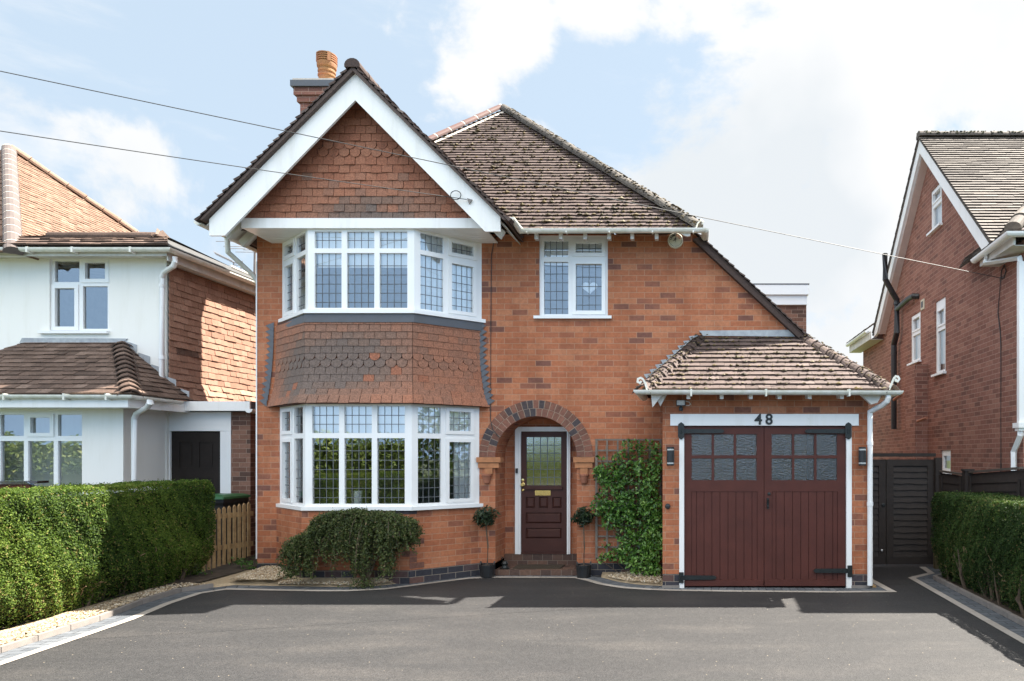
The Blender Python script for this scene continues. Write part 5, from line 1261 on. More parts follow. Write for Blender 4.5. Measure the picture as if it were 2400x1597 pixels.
# front wing hip
tile_slope(r, (4.3, 11.2, 4.76), (0, -1, 0), (1, 0, 1.0), [(0, 0), (1.84, 0), (1.84 - 1.7, 2.4), (-3, 2.4)], .105, .165, .025, ltint)
tile_slope(r, (4.3, 9.36, 4.76), (1, 0, 0), (0, 1, 1), [(0, 0), (8, 0), (8, 2.4), (1.7, 2.4)], .105, .165, .025, ltint)
RR = r.build('roof', M['roof_pale'], RH)
hp = MB(); ridge(hp, (4.36, 13.45, 7.9), (13, 13.45, 7.9), .115, .34, .004, lambda: .3 + random.random() * .6, flat=.8, jit=.1); hp.cut(); ridge(hp, (4.3, 9.36, 4.8), (6.0, 11.06, 6.5), .12, .3, .004, flat=.8, jit=.1); hp.build('ridge_tiles', M['roof_pale'], RR)
ms = MB(); random.seed(93)
for k in range(340):
    f = random.random(); on_tube((4.36, 13.45, 7.9), (8.4, 13.45, 7.9), .11, .085, .03)
for k in range(60):
    f = random.random(); ms.lump((4.4 + 1.6 * f + random.gauss(0, .04), 9.46 + 1.6 * f, 4.92 + 1.7 * f), .04, .03, .03, t=random.random())
M['moss_pale'] = tint_mat('pale_moss', [(0, (.05, .055, .025)), (.6, (.14, .14, .08)), (1, (.3, .29, .22))], scale=60); ms.build('moss', M['moss_pale'], RR)
for y0, sg in ((10.06, 1), (16.84, -1)):
    b = MB(); b.prism([(4.39, y0, 4.7), (4.39, 13.45, 7.845), (4.39, 13.45, 7.58), (4.39, y0 + sg * .29, 4.66), (4.39, y0, 4.6)], (.06, 0, 0)); b.build('bargeboard', M['white'], RH)
b = MB()
for y0, sg in ((10.3, 1), (16.6, -1)): b.prism([(4.45, y0, 4.66), (4.45, 13.45, 7.56), (4.45, 13.45, 7.54), (4.45, y0 + sg * .04, 4.64)], (.15, 0, 0))
M['pink_soffit'] = pmat('pale_soffit', (.62, .5, .44), .7, .1); b.build('soffit', M['pink_soffit'], RH)
b = MB(); b.gutter([(4.22, 18.9, 4.76), (4.22, 16.8, 4.77)], .055); b.cut(); b.gutter([(4.25, 10.5, 4.7), (4.22, 9.28, 4.72), (9, 9.28, 4.72)], .06); b.build('gutter', M['upvc'], RH, smooth=40)
b = MB(); b.box(4.28, 4.31, 16.75, 18.95, 4.55, 4.74); b.box(4.31, RX, 16.75, 18.95, 4.55, 4.56); b.cut(); b.box(4.31, 4.34, 9.36, 10.45, 4.58, 4.72); b.box(4.34, RX, 9.4, 10.45, 4.58, 4.59); b.build('fascia', M['fascia_dull'], RH)
b = MB(); tile_slope(b, (4.2, 18.9, 4.8), (0, -1, 0), (1, 0, .7), [(0, 0), (2.1, 0), (2.1, 1.0), (0, 1.0)], .105, .165, .02, ltint); b.build('rear_roof', M['roof_dark'], RH)
b = MB(); yd = gy(2392, 4.52); xq = 4.52
b.box(xq - .035, xq + .035, yd - .035, yd + .035, rz(2392, 1000, xq), 4.42); b.tube([(4.27, 10.15, 4.66), (4.27, 10.15, 4.55), (xq, yd + .02, 4.48), (xq, yd, 4.38)], .04, 4)
zh = rz(2392, 1000, xq); b.box(xq - .07, xq + .07, yd - .09, yd + .09, zh - .02, zh + .05); b.box(xq - .05, xq + .05, yd - .06, yd + .06, zh - .06, zh - .02); b.tube([(xq, yd, zh - .06), (xq, yd, zh - .12), (xq, yd + .2, zh - .34), (xq, yd + .2, zh - .45), (xq, yd + .2, .3)], .042, 4)
b.build('downpipe', M['upvc'], RH)
b = MB(); xs = 4.48; y2 = gy(2102, xs); 
b.tube([(4.2, gy(2074, 4.2), 6.14), (4.2, gy(2075, 4.2), 5.58), (4.36, (y2 + gy(2075, 4.2)) / 2, 5.32), (xs, y2, 5.16), (xs, y2, 4.45), (xs, y2 + .22, 4.22), (xs, y2 + .22, 2.35)], .062, 10)
b.tube([(xs, y2, 4.95), (xs, gy(2128, xs), 5.0), (xs + .02, gy(2138, xs), 5.0), (RX, gy(2140, xs), 4.98)], .055, 10)
for z in (5.05, 4.0, 3.4): b.tube([(xs, y2 + (.22 if z < 4.3 else 0), z), (xs, y2 + (.22 if z < 4.3 else 0), z + .06)], .072, 10)
yq = gy(2151, 4.5); b.cut(); b.tube([(4.5, yq, 3.0), (4.5, yq, 1.0)], .055, 10); b.tube([(4.5, yq, 2.7), (4.42, yq - .12, 2.7)], .05, 8)
b.build('soil_pipe', M['black'], RH, smooth=40)
b = MB(); y3 = gy(2120, 4.3); b.tube([(4.3, gy(2095, 4.3), 2.95), (4.3, gy(2117, 4.3), 3.03)], .03, 6); b.cut(); b.tube([(4.35, gy(2150, 4.35), 2.42), (4.35, gy(2172, 4.35), 2.46)], .028, 6); b.build('overflow_pipe', M['terracotta'], RH)
b = MB(); yv = gy(2163.5); b.box(RX - .02, RX, yv - .09, yv + .09, 4.66, 4.86); M['cream'] = pmat('cream_plastic', (.6, .55, .42), .6, .1); V_ = b.build('vent', M['cream'], RH); b = MB(); b.box(RX - .026, RX - .021, yv - .05, yv + .05, 4.7, 4.82); b.build('vent_slot', M['black'], V_)
b = MB(); yc = gy(2348); b.tube([(RX - .015, yc, rz(2348, 652)), (RX - .015, yc - .02, rz(2348, 652) + .1), (RX - .015, yc - .12, rz(2348, 652) + .16), (RX - .015, yc - .17, rz(2348, 652) + .06), (RX - .015, yc - .1, rz(2348, 652) - .02), (RX - .015, yc, rz(2348, 652))], .008, 5)
b.tube([(RX - .015, yc, rz(2348, 652)), (RX - .015, yc + .1, 3.9), (RX - .015, yc + .02, 3.6), (RX - .015, yc, 3.4), (RX - .015, yc, 1.2)], .008, 5); b.build('cable', M['cable'], RH)

# ------------------------------------------------------------------ overhead wires
def wire(name, label, a, b_, sag, r=.005, bracket=None):
    a, b_ = Vector(a), Vector(b_); pts = [a.lerp(b_, i / 24) - Vector((0, 0, sag * 4 * (i / 24) * (1 - i / 24))) for i in range(25)]
    t = thing(name, label, 'wire', tuple(b_)); m = MB(); m.tube(pts, r, 5); m.build('wire', M['cable'], t); return t
P1 = Vector((X(2350, gy(2350, 4.57)), gy(2350, 4.57), rz(2350, 653, 4.57))); P0_ = Vector((X(0, 7), 7.0, Z(138, 7)))
wire('overhead_wire', 'upper thin telephone wire crossing from the sky to the right house', P0_ + (P0_ - P1) * 2.0, P1, .14)
Q1 = Vector((X(1094, YV - .03), YV - .03, Z(468, YV - .03))); Q0 = Vector((X(0, 7), 7.0, Z(290, 7)))
t = wire('overhead_wire', 'lower thin telephone wire ending on the right white gable board', Q0 + (Q0 - Q1) * 2.4, Q1, .09)
m = MB(); c = Q1 + Vector((-.14, -.02, .05)); m.tube([c + Vector((.07 * math.cos(q), 0, .06 * math.sin(q))) for q in [i * .45 for i in range(15)]], .006, 5); m.build('coil', M['cable'], t)
m = MB(); m.prism([Q1 + Vector((0, .02, .02)), Q1 + Vector((.07, .02, .0)), Q1 + Vector((.03, .02, -.06))], (0, -.02, 0)); m.build('bracket', M['aerial'], t)

# ------------------------------------------------------------------ fences, gate, bin, car
t = thing('picket_fence', 'low pale picket fence between the left hedge and the brick house', 'fence', (-6.85, 10.2, .1))
A, B = Vector((-6.98, 9.9, .13)), Vector((-6.74, 10.66, .23))
pxs = [477, 489, 501, 513, 525, 537, 549.5, 561, 572, 583]
for k, px in enumerate(pxs):
    f = k / (len(pxs) - 1); 
    y = A.y + (B.y - A.y) * f; y = 9.93 + (px - 478) / 105 * .72; x = X(px, y); z0 = Z(1340 - 36 * (px - 477) / 106, y); z1 = Z(1192 - 15 * (px - 505) / 80, y)
    m = MB(); m.obox((x, y), (.24, .97), (.97, -.24), -.024, .024, -.009, .009, z0, z1 - .03)
    m.prism([(x - .0058 - .0087, y - .0233 + .0022, z1 - .03), (x + .0058 - .0087, y + .0233 + .0022, z1 - .03), (x - .0087, y + .0022, z1)], (.0174, -.0044, 0)); m.build('picket', M['wood'], t)
for z in (.38, .84):
    m = MB(); m.obox((X(478, 9.96), 9.96), ((B.x - A.x) / .797, (B.y - A.y) / .797), ((B.y - A.y) / .797, -(B.x - A.x) / .797), -.05, .8, -.05, -.02, z, z + .07); m.build('rail', M['wood'], t)
t = thing('wheelie_bin', 'dark wheeled bin with green lid behind the picket fence', 'bin', (-7.4, 10.85, .1))
m = MB(); xb, yb = X(515, 10.85), 10.85; hw = .29
m.rings([[(xb - w_, yb - d_, z), (xb + w_, yb - d_, z), (xb + w_, yb + d_, z), (xb - w_, yb + d_, z)] for w_, d_, z in ((.2, .24, .2), (.24, .28, 1.0), (.26, .3, 1.05), (.26, .3, 1.1))]); m.build('body', M['black'], t, bevel=.01)
m = MB(); m.rings([[(xb - w_, yb - d_, z), (xb + w_, yb - d_, z), (xb + w_, yb + d_, z), (xb - w_, yb + d_, z)] for w_, d_, z in ((.28, .33, 1.101), (.275, .325, 1.135), (.2, .24, 1.165))]); m.build('lid', M['bin_green'], t, bevel=.01)
for s_ in (-.2, .2):
    m = MB(); m.sweep([(xb + s_ - .02, yb + .26, .22), (xb + s_ + .02, yb + .26, .22)], [(.1 * math.cos(q), .1 * math.sin(q)) for q in [2 * PI * i / 12 for i in range(12)]]); m.build('wheel', M['tyre'], t)
# side gate
yg_ = 11.15; t = thing('side_gate', 'black stained side gate pair with wavy boards beside the garage', 'gate', (3.4, yg_, 0))
def leaf(x0, x1, z0=.03, z1=1.7):
    m = MB(); fw = .11
    m.panel((0, yg_), (1, 0), (0, -1), rect(x0, x1, z0, z1), [rect(x0 + fw, x1 - fw, z0 + .12, z1 - .1)], 0, -.05)
    g_ = m.build('gate_frame', M['dark_wood'], t, bevel=.004); m = MB(); n = 15; hh = (z1 - .1 - z0 - .12) / n; random.seed(int(x0 * 100))
    for k in range(n):
        zb_ = z0 + .12 + hh * k; N_ = 8; w0 = [random.uniform(-.008, .008) for _ in range(N_ + 1)]; pp = [x0 + fw - .01 + (x1 - x0 - 2 * fw + .02) * i / N_ for i in range(N_ + 1)]
        for i in range(N_):
            m.add([(pp[i], yg_ + .008, zb_ + w0[i]), (pp[i + 1], yg_ + .008, zb_ + w0[i + 1]), (pp[i + 1], yg_ + .034, zb_ + hh + .015), (pp[i], yg_ + .034, zb_ + hh + .015)])
            m.add([(pp[i], yg_ + .03, zb_ + w0[i]), (pp[i + 1], yg_ + .03, zb_ + w0[i + 1]), (pp[i + 1], yg_ + .008, zb_ + w0[i + 1]), (pp[i], yg_ + .008, zb_ + w0[i])])
    m.build('gate_boards', M['dark_wood'], g_); return g_
G1 = leaf(2.52, X(2076, yg_)); G2 = leaf(X(2078, yg_), X(2190, yg_))
m = MB(); m.box(2.4, X(2192, yg_), yg_ - .03, yg_ + .06, 1.745, 1.8); m.build('top_rail', M['dark_wood'], t)
m = MB(); m.lathe((X(2070, yg_), yg_, Z(1184, yg_)), [(.03, 0), (.03, .012), (.018, .016)], 12, axis='y'); m.build('latch', M['iron'], G1)
m = MB(); m.lathe((X(2067, yg_), yg_, Z(1291, yg_)), [(.02, 0), (.02, .014), (.01, .018)], 10, axis='y'); m.build('bolt', M['silver'], G1)
def post(label, x, y, h, w_=.1, mat='dark_wood', cap=True, z0=0, nm='fence_post'):
    t = thing(nm, label, 'post', (x, y, z0)); m = MB(); m.box(x - w_ / 2, x + w_ / 2, y - w_ / 2, y + w_ / 2, z0, h); m.build('shaft', M[mat], t, bevel=.006)
    if cap: m = MB(); m.prism([(x - w_ * .62, y - w_ * .62, h), (x + w_ * .62, y - w_ * .62, h), (x + w_ * .62, y + w_ * .62, h), (x - w_ * .62, y + w_ * .62, h)], (0, 0, .03)); m.build('cap', M[mat], t, bevel=.006)
post('tall black gate post at the right edge of the side gate', X(2198, 11.1), 11.1, 1.73, .1, cap=False)
post('short black capped fence post between two dark fence panels', X(2268, 10.45), 10.45, 1.53, .12)
post('dark capped fence post at the far right edge of the photo', X(2408, 8.98), 8.98, 1.56, .11)
post('short mossy green brown post at the back corner of the right hedge', X(2196.5, 10.9), 10.9, .47, .09, 'post_wood', False)
def fpanel(label, a, b_, za, zb_):
    t = thing('board_fence', label, 'fence', (a[0], a[1], 0), 'dark stained fence panels by the right hedge'); L = math.dist(a, b_); u = ((b_[0] - a[0]) / L, (b_[1] - a[1]) / L); n = (u[1], -u[0])
    m = MB(); k = 12
    for i in range(k):
        f0, f1 = i / k, (i + 1) / k
        P = lambda uu, f, nn: (a[0] + u[0] * uu + n[0] * nn, a[1] + u[1] * uu + n[1] * nn, .05 + (za + (zb_ - za) * uu / L - .09) * f)
        m.add([P(0, f0, .02), P(L, f0, .02), P(L, f1 + .02, -.0), P(0, f1 + .02, -.0)]); m.add([P(0, f0, 0), P(L, f0, 0), P(L, f0, .02), P(0, f0, .02)])
    m.build('boards', M['dark_wood'], t)
    m = MB(); m.prism([(a[0] - n[0] * .02, a[1] - n[1] * .02, za), (b_[0] - n[0] * .02, b_[1] - n[1] * .02, zb_), (b_[0] + n[0] * .04, b_[1] + n[1] * .04, zb_), (a[0] + n[0] * .04, a[1] + n[1] * .04, za)], (0, 0, .03)); M['capping'] = pmat('fence_capping', (.1, .08, .065), .7, .3); m.build('capping', M['capping'], t)
    for uu in (.03, L - .03): m = MB(); m.obox(a, u, n, uu - .025, uu + .025, .021, .045, .05, .05 + za - .1); m.build('batten', M['dark_wood'], t)
fpanel('short dark fence panel between the gate post and the capped post', (X(2207, 11.05), 11.05), (X(2258, 10.53), 10.53), Z(1107, 11.05), Z(1114, 10.53))
fpanel('long dark fence panel in front of the red brick house', (X(2276, 10.38), 10.38), (X(2396, 9.05), 9.05), Z(1109, 10.38), Z(1100, 9.05))
# parked car, only its roof shows over the hedge
t = thing('parked_car', 'shiny black car roof just showing above the left hedge', 'car', (-8.97, 7.1, 0))
cx = -8.97; sec = [(5.0, .35, .6, .68, .7, .6), (5.15, .25, .75, .85, .82, .7), (6.1, .2, .85, 1.0, .87, .75), (6.95, .2, .92, 1.4, .88, .62), (7.4, .2, .92, 1.465, .88, .63), (8.3, .2, .95, 1.47, .88, .63), (8.85, .2, .96, 1.445, .88, .62), (9.05, .22, .97, 1.4, .87, .6), (9.2, .3, .95, 1.0, .84, .74), (9.25, .4, .85, .9, .8, .7)]
m = MB(); m.rings([[(cx + a_, y, z) for a_, z in ((-w_ * .95, zl), (-w_, zl + .15), (-w_, zb_), (-wt, zt_ - .05), (-wt + .08, zt_ - .012), (-wt * .5, zt_), (wt * .5, zt_), (wt - .08, zt_ - .012), (wt, zt_ - .05), (w_, zb_), (w_, zl + .15), (w_ * .95, zl))] for y, zl, zb_, zt_, w_, wt in sec][::-1])
CB = m.build('body', M['car'], t, smooth=50)
m = MB()
for s_ in (-1, 1):
    for (ya, yb_) in ((7.0, 7.9), (7.95, 8.8)): m.add([(cx + s_ * .882, ya, .98), (cx + s_ * .882, yb_, .99), (cx + s_ * .66, yb_ - .02, 1.39), (cx + s_ * .66, ya + .08, 1.38)])
m.build('window', M['glass'], t)
for s_ in (-1, 1):
    m = MB(); m.box(cx + s_ * .7 - .12, cx + s_ * .7 + .12, 9.2, 9.24, .75, .95); m.build('tail_light', M['faded_red'], t)
    m = MB(); m.box(cx + s_ * .62 - .12, cx + s_ * .62 + .12, 5.0, 5.06, .62, .74); m.build('headlight', M['lens'], t)
    for y in (5.8, 8.45):
        m = MB(); m.sweep([(cx + s_ * .72, y, .31), (cx + s_ * .9, y, .31)], [(.31 * math.cos(q), .31 * math.sin(q)) for q in [2 * PI * i / 20 for i in range(20)]]); wh = m.build('wheel', M['tyre'], t); m = MB(); m.sweep([(cx + s_ * .9, y, .31), (cx + s_ * .91, y, .31)], [(.2 * math.cos(q), .2 * math.sin(q)) for q in [2 * PI * i / 16 for i in range(16)]]); m.build('rim', M['silver'], wh)
m = MB(); m.box(cx - .58, cx + .58, 8.98, 9.14, 1.405, 1.435); m.build('spoiler', M['car'], t, bevel=.01)
# ------------------------------------------------------------------ plants
M['twig'] = pmat('dry_twig', (.34, .22, .13), .9, .35, 20)
def wob(y, z): return .014 * (np.sin(6.3 * y + 2.1 * z) + np.sin(11.7 * z + 4.2 * y + 1)) + .01 * np.sin(23 * y + 17 * z)
def hedge(name, label, xf, y0, y1, thick, h, side, n, leaf, waist=.3, mat='hedge'):
    t = thing(name, label, 'hedge', (xf((y0 + y1) / 2), (y0 + y1) / 2, 0))
    def face(n, back=False):
        y = np.where(rng.random(n) < .72, rng.uniform(y1 - 3.9, y1, n), rng.uniform(y0, y1 - 3.9, n)); z = h * rng.random(n) ** .93
        dep = np.abs(rng.normal(0, .025, n)); inn = waist * np.clip((.55 - z) / .55, 0, 1) ** 1.4 + .07 * np.clip((z - (h - .12)) / .12, 0, 1) ** 2
        x = np.array([xf(q) for q in y]) - side * (inn + dep) + wob(y, z) * 1
        N = np.stack([np.full(n, side * 1.0), np.zeros(n), np.full(n, .35)], 1)
        if back: x = np.array([xf(q) for q in y]) - side * (thick - inn - dep); N[:, 0] *= -1
        keep = rng.random(n) < np.clip(.22 + z * 1.9 + .25 * np.sin(4.3 * y + 2 * z), .08, 1) * (1 - .35 * (np.sin(3.1 * y + 5 * z) > .93))
        return np.stack([x, y, z], 1)[keep], N[keep]
    def top(n):
        y = np.where(rng.random(n) < .72, rng.uniform(y1 - 3.9, y1, n), rng.uniform(y0, y1 - 3.9, n)); f = rng.random(n); x = np.array([xf(q) for q in y]) - side * (.04 + f * (thick - .08)); z = h + wob(y, x * 2) * .5 - np.abs(rng.normal(0, .02, n)) + .012 * (rng.random(n) < .04) * rng.random(n) * 3
        return np.stack([x, y, z], 1), np.stack([np.zeros(n), np.zeros(n), np.ones(n)], 1)
    def end(n, ye=None, sg=1):
        ye = y1 if ye is None else ye
        f = rng.random(n); z = h * rng.random(n); x = xf(ye) - side * (waist * np.clip((.55 - z) / .55, 0, 1) ** 1.4 + f * (thick - waist * np.clip((.55 - z) / .55, 0, 1))); y = ye + sg * (.05 - .12 * np.clip((z - (h - .12)) / .12, 0, 1) - np.abs(rng.normal(0, .03, n)) + wob(x, z))
        return np.stack([x, y, z], 1), np.stack([np.zeros(n), np.full(n, sg * 1.0), np.full(n, .3)], 1)
    S = [face(int(n * .66)), face(int(n * .06), True), top(int(n * .2)), end(int(n * .08)), end(int(n * .04), y0, -1)]
    P = np.concatenate([s[0] for s in S]); N = np.concatenate([s[1] for s in S])
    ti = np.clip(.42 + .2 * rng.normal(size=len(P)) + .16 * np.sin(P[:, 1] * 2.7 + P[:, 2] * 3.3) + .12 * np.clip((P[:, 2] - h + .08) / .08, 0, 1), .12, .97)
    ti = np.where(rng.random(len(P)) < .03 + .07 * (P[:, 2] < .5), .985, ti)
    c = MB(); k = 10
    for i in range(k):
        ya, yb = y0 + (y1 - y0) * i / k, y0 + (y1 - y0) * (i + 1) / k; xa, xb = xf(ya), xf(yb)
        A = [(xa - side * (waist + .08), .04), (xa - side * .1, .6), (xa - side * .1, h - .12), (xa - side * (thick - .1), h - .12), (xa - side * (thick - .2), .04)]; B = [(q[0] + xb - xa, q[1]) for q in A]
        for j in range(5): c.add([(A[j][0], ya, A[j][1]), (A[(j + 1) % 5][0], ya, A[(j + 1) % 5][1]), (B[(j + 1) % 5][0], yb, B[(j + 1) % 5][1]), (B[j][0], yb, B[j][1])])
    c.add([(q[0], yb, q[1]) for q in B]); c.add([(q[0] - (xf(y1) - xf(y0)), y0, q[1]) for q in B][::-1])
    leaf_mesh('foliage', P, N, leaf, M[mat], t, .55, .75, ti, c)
    st = MB(); random.seed(len(name) + int(n)); 
    for i in range(24):
        y = y0 + (y1 - y0) * (i + random.random()) / 24; x = xf(y) - side * (waist + random.uniform(-.06, .05)); 
        st.cut()
        for j in range(3): st.tube([(x, y, .0), (x + side * random.uniform(-.02, .06), y + random.uniform(-.08, .08), .2), (x + side * random.uniform(-.03, .1), y + random.uniform(-.2, .2), .42 + random.random() * .15)], random.uniform(.009, .022), 5, scale=(1.2, 1, .6))
    st.build('stem', M['stem'], t)
    tw = MB()
    for i in range(90):
        y = random.uniform(y0, y1); z = random.uniform(.08, .6); x = xf(y) - side * waist * max(0, (.55 - z) / .55) ** 1.4 - side * .02
        d = Vector((side * random.uniform(.0, .05), random.uniform(-.12, .12), random.uniform(-.02, .14))); tw.tube([(x - side * .05, y, z - .04), Vector((x, y, z)) + d * .4, Vector((x, y, z)) + d], random.uniform(.003, .006), 4, scale=(1.2, 1, .5))
    tw.build('twigs', M['twig'], t)
    return t
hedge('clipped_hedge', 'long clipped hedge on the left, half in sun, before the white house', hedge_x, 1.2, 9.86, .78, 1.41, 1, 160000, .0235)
hedge('clipped_hedge', 'lower clipped hedge on the right before the dark fence, mostly shaded', lambda y: 3.44 + (10 - y) * .012, 1.2, 10.02, .85, 1.235, -1, 140000, .024, .17, 'hedge_shaded')

# spreading shrub under the bay window
t = thing('cotoneaster_shrub', 'dark spreading shrub arching against the bay under the lower window', 'shrub', (-4.3, 9.25, 0))
sh = MB(); LP, LN = [], []; random.seed(101)
bx0, by0 = -4.32, 9.36
for i in range(560):
    f = random.random(); xe = -5.33 + 1.6 * (f ** .95); ye = random.uniform(9.2, 9.52)
    zt = 1.04 if -5.1 < xe < -3.85 else .95
    hump = .55 + .52 * math.sqrt(max(0, 1 - ((xe + 4.45) / 1.08) ** 2)); top_ = min(1.07, hump) - random.random() ** 2 * .22
    if xe < -5.05: top_ = min(top_, .82 - (-5.05 - xe) * .35)
    drop = (.5 if xe < -5.15 else .28 if xe < -4.9 else (.3 + .35 * random.random()) if xe < -4.62 else .5 if xe < -4.25 else .7 if xe < -3.98 else .3) * random.uniform(.5, 1.15) if random.random() < .8 else .12
    if xe < -4.95: drop = random.uniform(.3, 1.0) * top_
    if -4.45 < xe < -4.05: drop = random.uniform(.4, .95) * top_
    p0 = Vector((xe + (bx0 - xe) * .3, ye + .05, top_ - .08)); p1 = Vector((xe, ye, top_)); p2 = Vector((xe + random.uniform(-.06, .06) + (.06 if xe > -4.2 else -.06), ye - random.uniform(0, .12), top_ - drop * .5)); p3 = Vector((p2.x + random.uniform(-.05, .05), p2.y - random.uniform(-.03, .05), max(.15 + random.random() * .1, top_ - drop)))
    pts = []
    for s in range(13):
        u = s / 12; a = p0.lerp(p1, u).lerp(p1.lerp(p2, u), u); b = p1.lerp(p2, u).lerp(p2.lerp(p3, u), u); pts.append(a.lerp(b, u))
    if i % 4 == 0: sh.tube(pts[::3], .004, 4)
    for s in range(1, 13):
        for k in range(9):
            q = pts[s] + Vector((random.gauss(0, .018), random.gauss(0, .018), random.gauss(0, .02))); LP.append(q); LN.append((random.gauss(0, .4), -.8, .5))
sh.cut()
for xe, ze in ((-5.2, .6), (-4.8, .8), (-4.5, .9), (-4.1, .9), (-3.85, .75), (-4.3, .95)):
    sh.tube([(bx0 + random.uniform(-.03, .03), by0, .02), (bx0 + (xe - bx0) * .2, by0 - .02, .35), (bx0 + (xe - bx0) * .6, by0 - .02, ze * .85), (xe, by0 - .03, ze)], .02, 6, scale=(1, .8, .5, .25))
for k in range(260): LP.append((random.gauss(-4.32, .09), random.gauss(9.22, .05), random.uniform(.02, .14))); LN.append((0, -.5, 1))
leaf_mesh('foliage', [tuple(p) for p in LP], LN, .03, M['yew'], t, .5, .9, np.clip(rng.normal(.5, .25, len(LP)), .05, 1)); sh.build('stem', M['stem'], t)

# trellis and climber
t = thing('trellis', 'grey wooden square trellis fixed to the wall left of the garage', 'trellis', (X(1473, 10.2), 10.2, .2))
m = MB(); yt = 10.2; x0, x1, z0, z1 = X(1398, yt), X(1548, yt), Z(1308, yt), Z(1031, yt)
for i in range(7):
    x = x0 + (x1 - x0) * i / 6; w_ = .016 if i in (0, 6) else .012; m.box(x - w_, x + w_, yt - .012, yt, z0, z1)
m.build('upright', M['trellis'], t); m = MB()
for j in range(12):
    z = z0 + (z1 - z0) * j / 11; m.box(x0 - .02, x1 + .02, yt + .001, yt + .014, z - .012, z + .012)
m.build('slat', M['trellis'], t)
t = thing('climbing_shrub', 'glossy green climber covering the trellis beside the garage', 'climber', (X(1500, 10.15), 10.1, 0))
LP, LN, TI = [], [], []; random.seed(111)
cl_ = [(1480, 1052, 28, 24, .7), (1520, 1052, 22, 22, .5), (1455, 1085, 24, 26, .8), (1425, 1108, 30, 22, 1), (1405, 1112, 16, 20, 1), (1440, 1130, 34, 18, 1), (1480, 1110, 34, 28, .8), (1510, 1095, 26, 22, .6), (1540, 1075, 16, 40, .7), (1528, 1125, 20, 40, 1), (1405, 1185, 20, 26, .9), (1425, 1195, 26, 22, 1), (1455, 1200, 34, 30, 1), (1435, 1225, 26, 20, .8), (1480, 1180, 40, 34, 1), (1525, 1185, 26, 40, 1.2), (1540, 1230, 20, 40, 1.2), (1500, 1240, 40, 30, 1), (1530, 1280, 30, 40, 1.2), (1490, 1290, 42, 26, 1), (1460, 1300, 36, 18, .9), (1430, 1304, 26, 11, .8), (1505, 1325, 40, 22, 1), (1535, 1345, 22, 22, 1.1), (1405, 1312, 10, 7, .5), (1412, 1160, 14, 16, .6), (1465, 1255, 24, 18, .6), (1420, 1275, 10, 10, .4), (1408, 1075, 14, 8, .3), (1450, 1155, 20, 18, .6), (1512, 1145, 24, 18, .7)]
for px, py, rx, ry, dn in cl_:
    n = int(rx * ry * .31 * dn)
    for k in range(n):
        a = random.random() * 2 * PI; q = random.random() ** .5; y = 10.17 - random.random() ** .7 * .2 * (1.3 if px > 1500 else .9) * (1.5 if py > 1250 else 1)
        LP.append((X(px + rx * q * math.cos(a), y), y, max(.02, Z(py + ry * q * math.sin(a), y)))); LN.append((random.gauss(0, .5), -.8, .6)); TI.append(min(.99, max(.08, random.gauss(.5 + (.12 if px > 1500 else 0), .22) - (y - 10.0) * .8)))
leaf_mesh('foliage', LP, LN, .058, M['climber'], t, .5, .7, TI)
m = MB()
for px, py in cl_[::2] and [(c[0], c[1]) for c in cl_]: m.tube([(X(1520 + random.uniform(-12, 12), 10.12), 10.12, .02), (X((1520 + px) / 2, 10.15), 10.15, Z((1370 + py) / 2 + 10, 10.15)), (X(px, 10.16), 10.16, Z(py, 10.16))], .007, 5)
m.build('stem', M['stem'], t)

# two potted bay trees
def bay_tree(px, pyc, rpx, Y, label, seed, base=1353.5):
    random.seed(seed); Y = F * CH / (base - VY); x = X(px + (4 if px < 1250 else 0), Y); t = thing('potted_tree', label, 'potted tree', (x, Y, 0), 'small ball headed trees either side of the front door')
    m = MB(); prof = [(.09, .006), (.1, .02)]
    rg = []
    for r_, z in ((.092, .008), (.106, .165), (.112, .168), (.112, .19), (.104, .19), (.1, .16)):
        rg.append([(x + r_ * (1 + .03 * (i % 2)) * math.cos(2 * PI * i / 32), Y + r_ * (1 + .03 * (i % 2)) * math.sin(2 * PI * i / 32), z) for i in range(32)])
    m.rings(rg); P_ = m.build('pot', M['black'], t)
    m = MB()
    for s in (-1, 1): m.tube([(x + s * .09, Y + .05, .18), (x + s * .1, Y + .02, .225), (x + s * .095, Y - .02, .18)], .008, 5)
    m.build('pot_handle', M['black'], P_)
    m = MB(); m.lathe((x, Y, .16), [(.1, 0), (.08, .015), (.0, .02)], 14); m.build('compost', M['soil'], t)
    xc, zc = X(px, Y), Z(pyc, Y); r_ = rpx / F * Y
    m = MB(); m.tube([(x, Y, .16), (x + .01, Y, .45), (xc + (x - xc) * .4, Y, .7), (xc, Y, zc - r_ * .2)], .011, 6, scale=(1.2, 1, 1, .8))
    for k in range(9):
        a = k * 2.4; m.tube([(xc, Y, zc - r_ * .5), (xc + r_ * .45 * math.cos(a), Y + r_ * .4 * math.sin(a), zc), (xc + r_ * .85 * math.cos(a), Y + r_ * .8 * math.sin(a), zc + r_ * random.uniform(-.2, .6))], .004, 4)
    m.build('trunk', M['stem'], t)
    LP, LN = [], []
    for k in range(400):
        d = Vector((random.gauss(0, 1), random.gauss(0, 1), random.gauss(0, 1))).normalized(); q = r_ * (random.random() ** .45) * (1 + .25 * math.sin(d.x * 5 + seed) * math.sin(d.z * 4)); LP.append((xc + d.x * q, Y + d.y * q, zc + d.z * q * .85)); LN.append((d.x, d.y, d.z + .3))
    leaf_mesh('crown', LP, LN, .085, M['bay_leaf'], t, .3, 1.0, np.clip(rng.normal(.5, .25, 400), .05, 1))
bay_tree(1138, 1212, 27, 10.05, 'ball headed bay tree in black pot left of the front door', 4)
bay_tree(1368, 1210, 26, 10.05, 'ball headed bay tree in black pot right of the front door', 9, 1354.5)
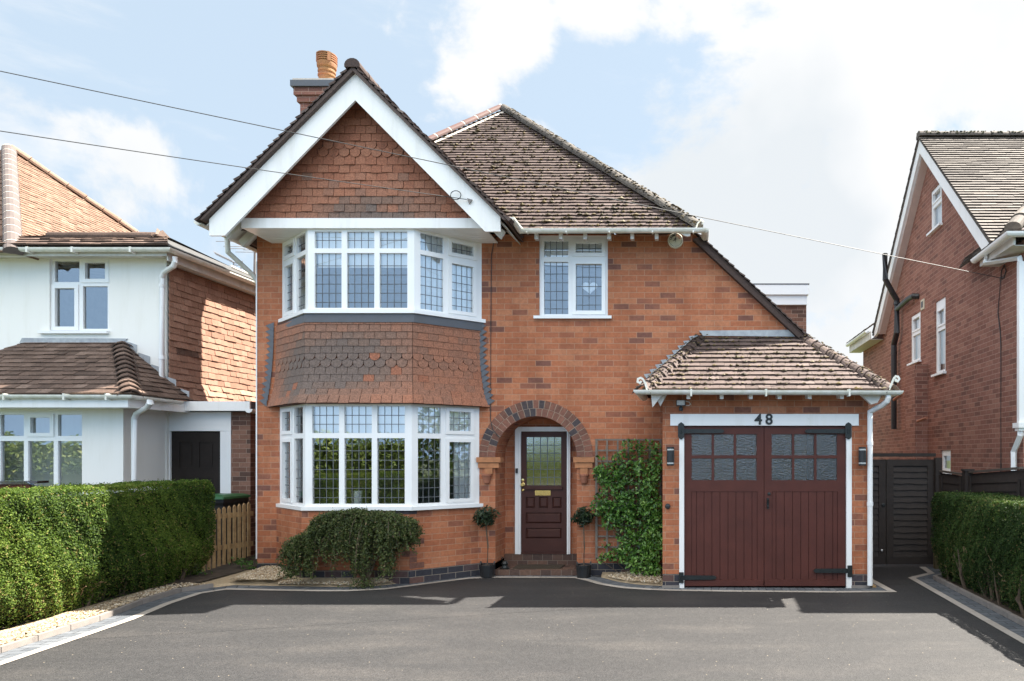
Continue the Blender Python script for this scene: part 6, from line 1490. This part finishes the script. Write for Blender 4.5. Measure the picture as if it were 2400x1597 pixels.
# weeds at the foot of fence and wall
random.seed(131)
for (x, y, z, r_, n, lab) in ((-6.62, 10.3, .16, .1, 160, 'low green weed clump in the soil in front of the picket fence'), (-6.36, 10.12, .13, .05, 60, 'tiny green weed at the left corner of the brick house'), (-7.0, 9.85, .1, .1, 120, 'green weed tuft at the far end of the left hedge'), (-5.5, 9.6, .08, .05, 50, 'tiny weed in the gravel at the left edge of the shrub')):
    LP = [(random.gauss(x, r_), random.gauss(y, r_ * .5), z + random.random() ** 2 * .1) for k in range(n)]
    tag(leaf_mesh('weed', LP, [(0, -.3, 1)] * len(LP), .04, M['climber'], None, .45, .9, np.clip(rng.normal(.45, .2, len(LP)), 0, .8)), lab, 'weed', 'weeds at the foot of fence and wall')
# greenery on the far side of the street, seen mirrored in the glass
LP, LN, TI = [], [], []
random.seed(141)
blobs = []
for i in range(34):
    x = -34 + i * 1.5 + random.uniform(-.5, .5); h = random.uniform(2.3, 3.1) if random.random() < .85 else random.uniform(3.1, 4.2); blobs.append((x, random.uniform(-13.4, -12.2), h * .5, 1.2 + random.random() * .7, h * .55))
for i in range(12):
    h = random.uniform(3.0, 4.6); blobs.append((random.uniform(9, 11), -9 + i * 1.45, h * .5, 1.2, h * .55))
for x, y, z, rx, rz_ in blobs:
    n = int(700 * rz_)
    d = rng.normal(size=(n, 3)); d /= np.linalg.norm(d, axis=1)[:, None]; q = .8 + .25 * rng.random(n)
    P_ = np.stack([x + d[:, 0] * rx * q, y + d[:, 1] * 1.0 * q, np.maximum(.05, z + d[:, 2] * rz_ * q)], 1); LP.append(P_); LN.append(d); TI.append(np.clip(rng.normal(.5 + .2 * math.sin(x), .22, n), .05, 1))
core = MB(); core.box(-36, 18, -14.2, -13.2, 0, 2.3); core.box(-36, 18, -12.3, -12.2, 0, .9)
o = leaf_mesh('hedgerow', np.concatenate(LP), np.concatenate(LN), .2, M['far_leaf'], None, .55, .7, np.concatenate(TI), core)
tag(o, 'mixed green hedgerow across the street mirrored in the windows', 'hedgerow', kind='stuff')
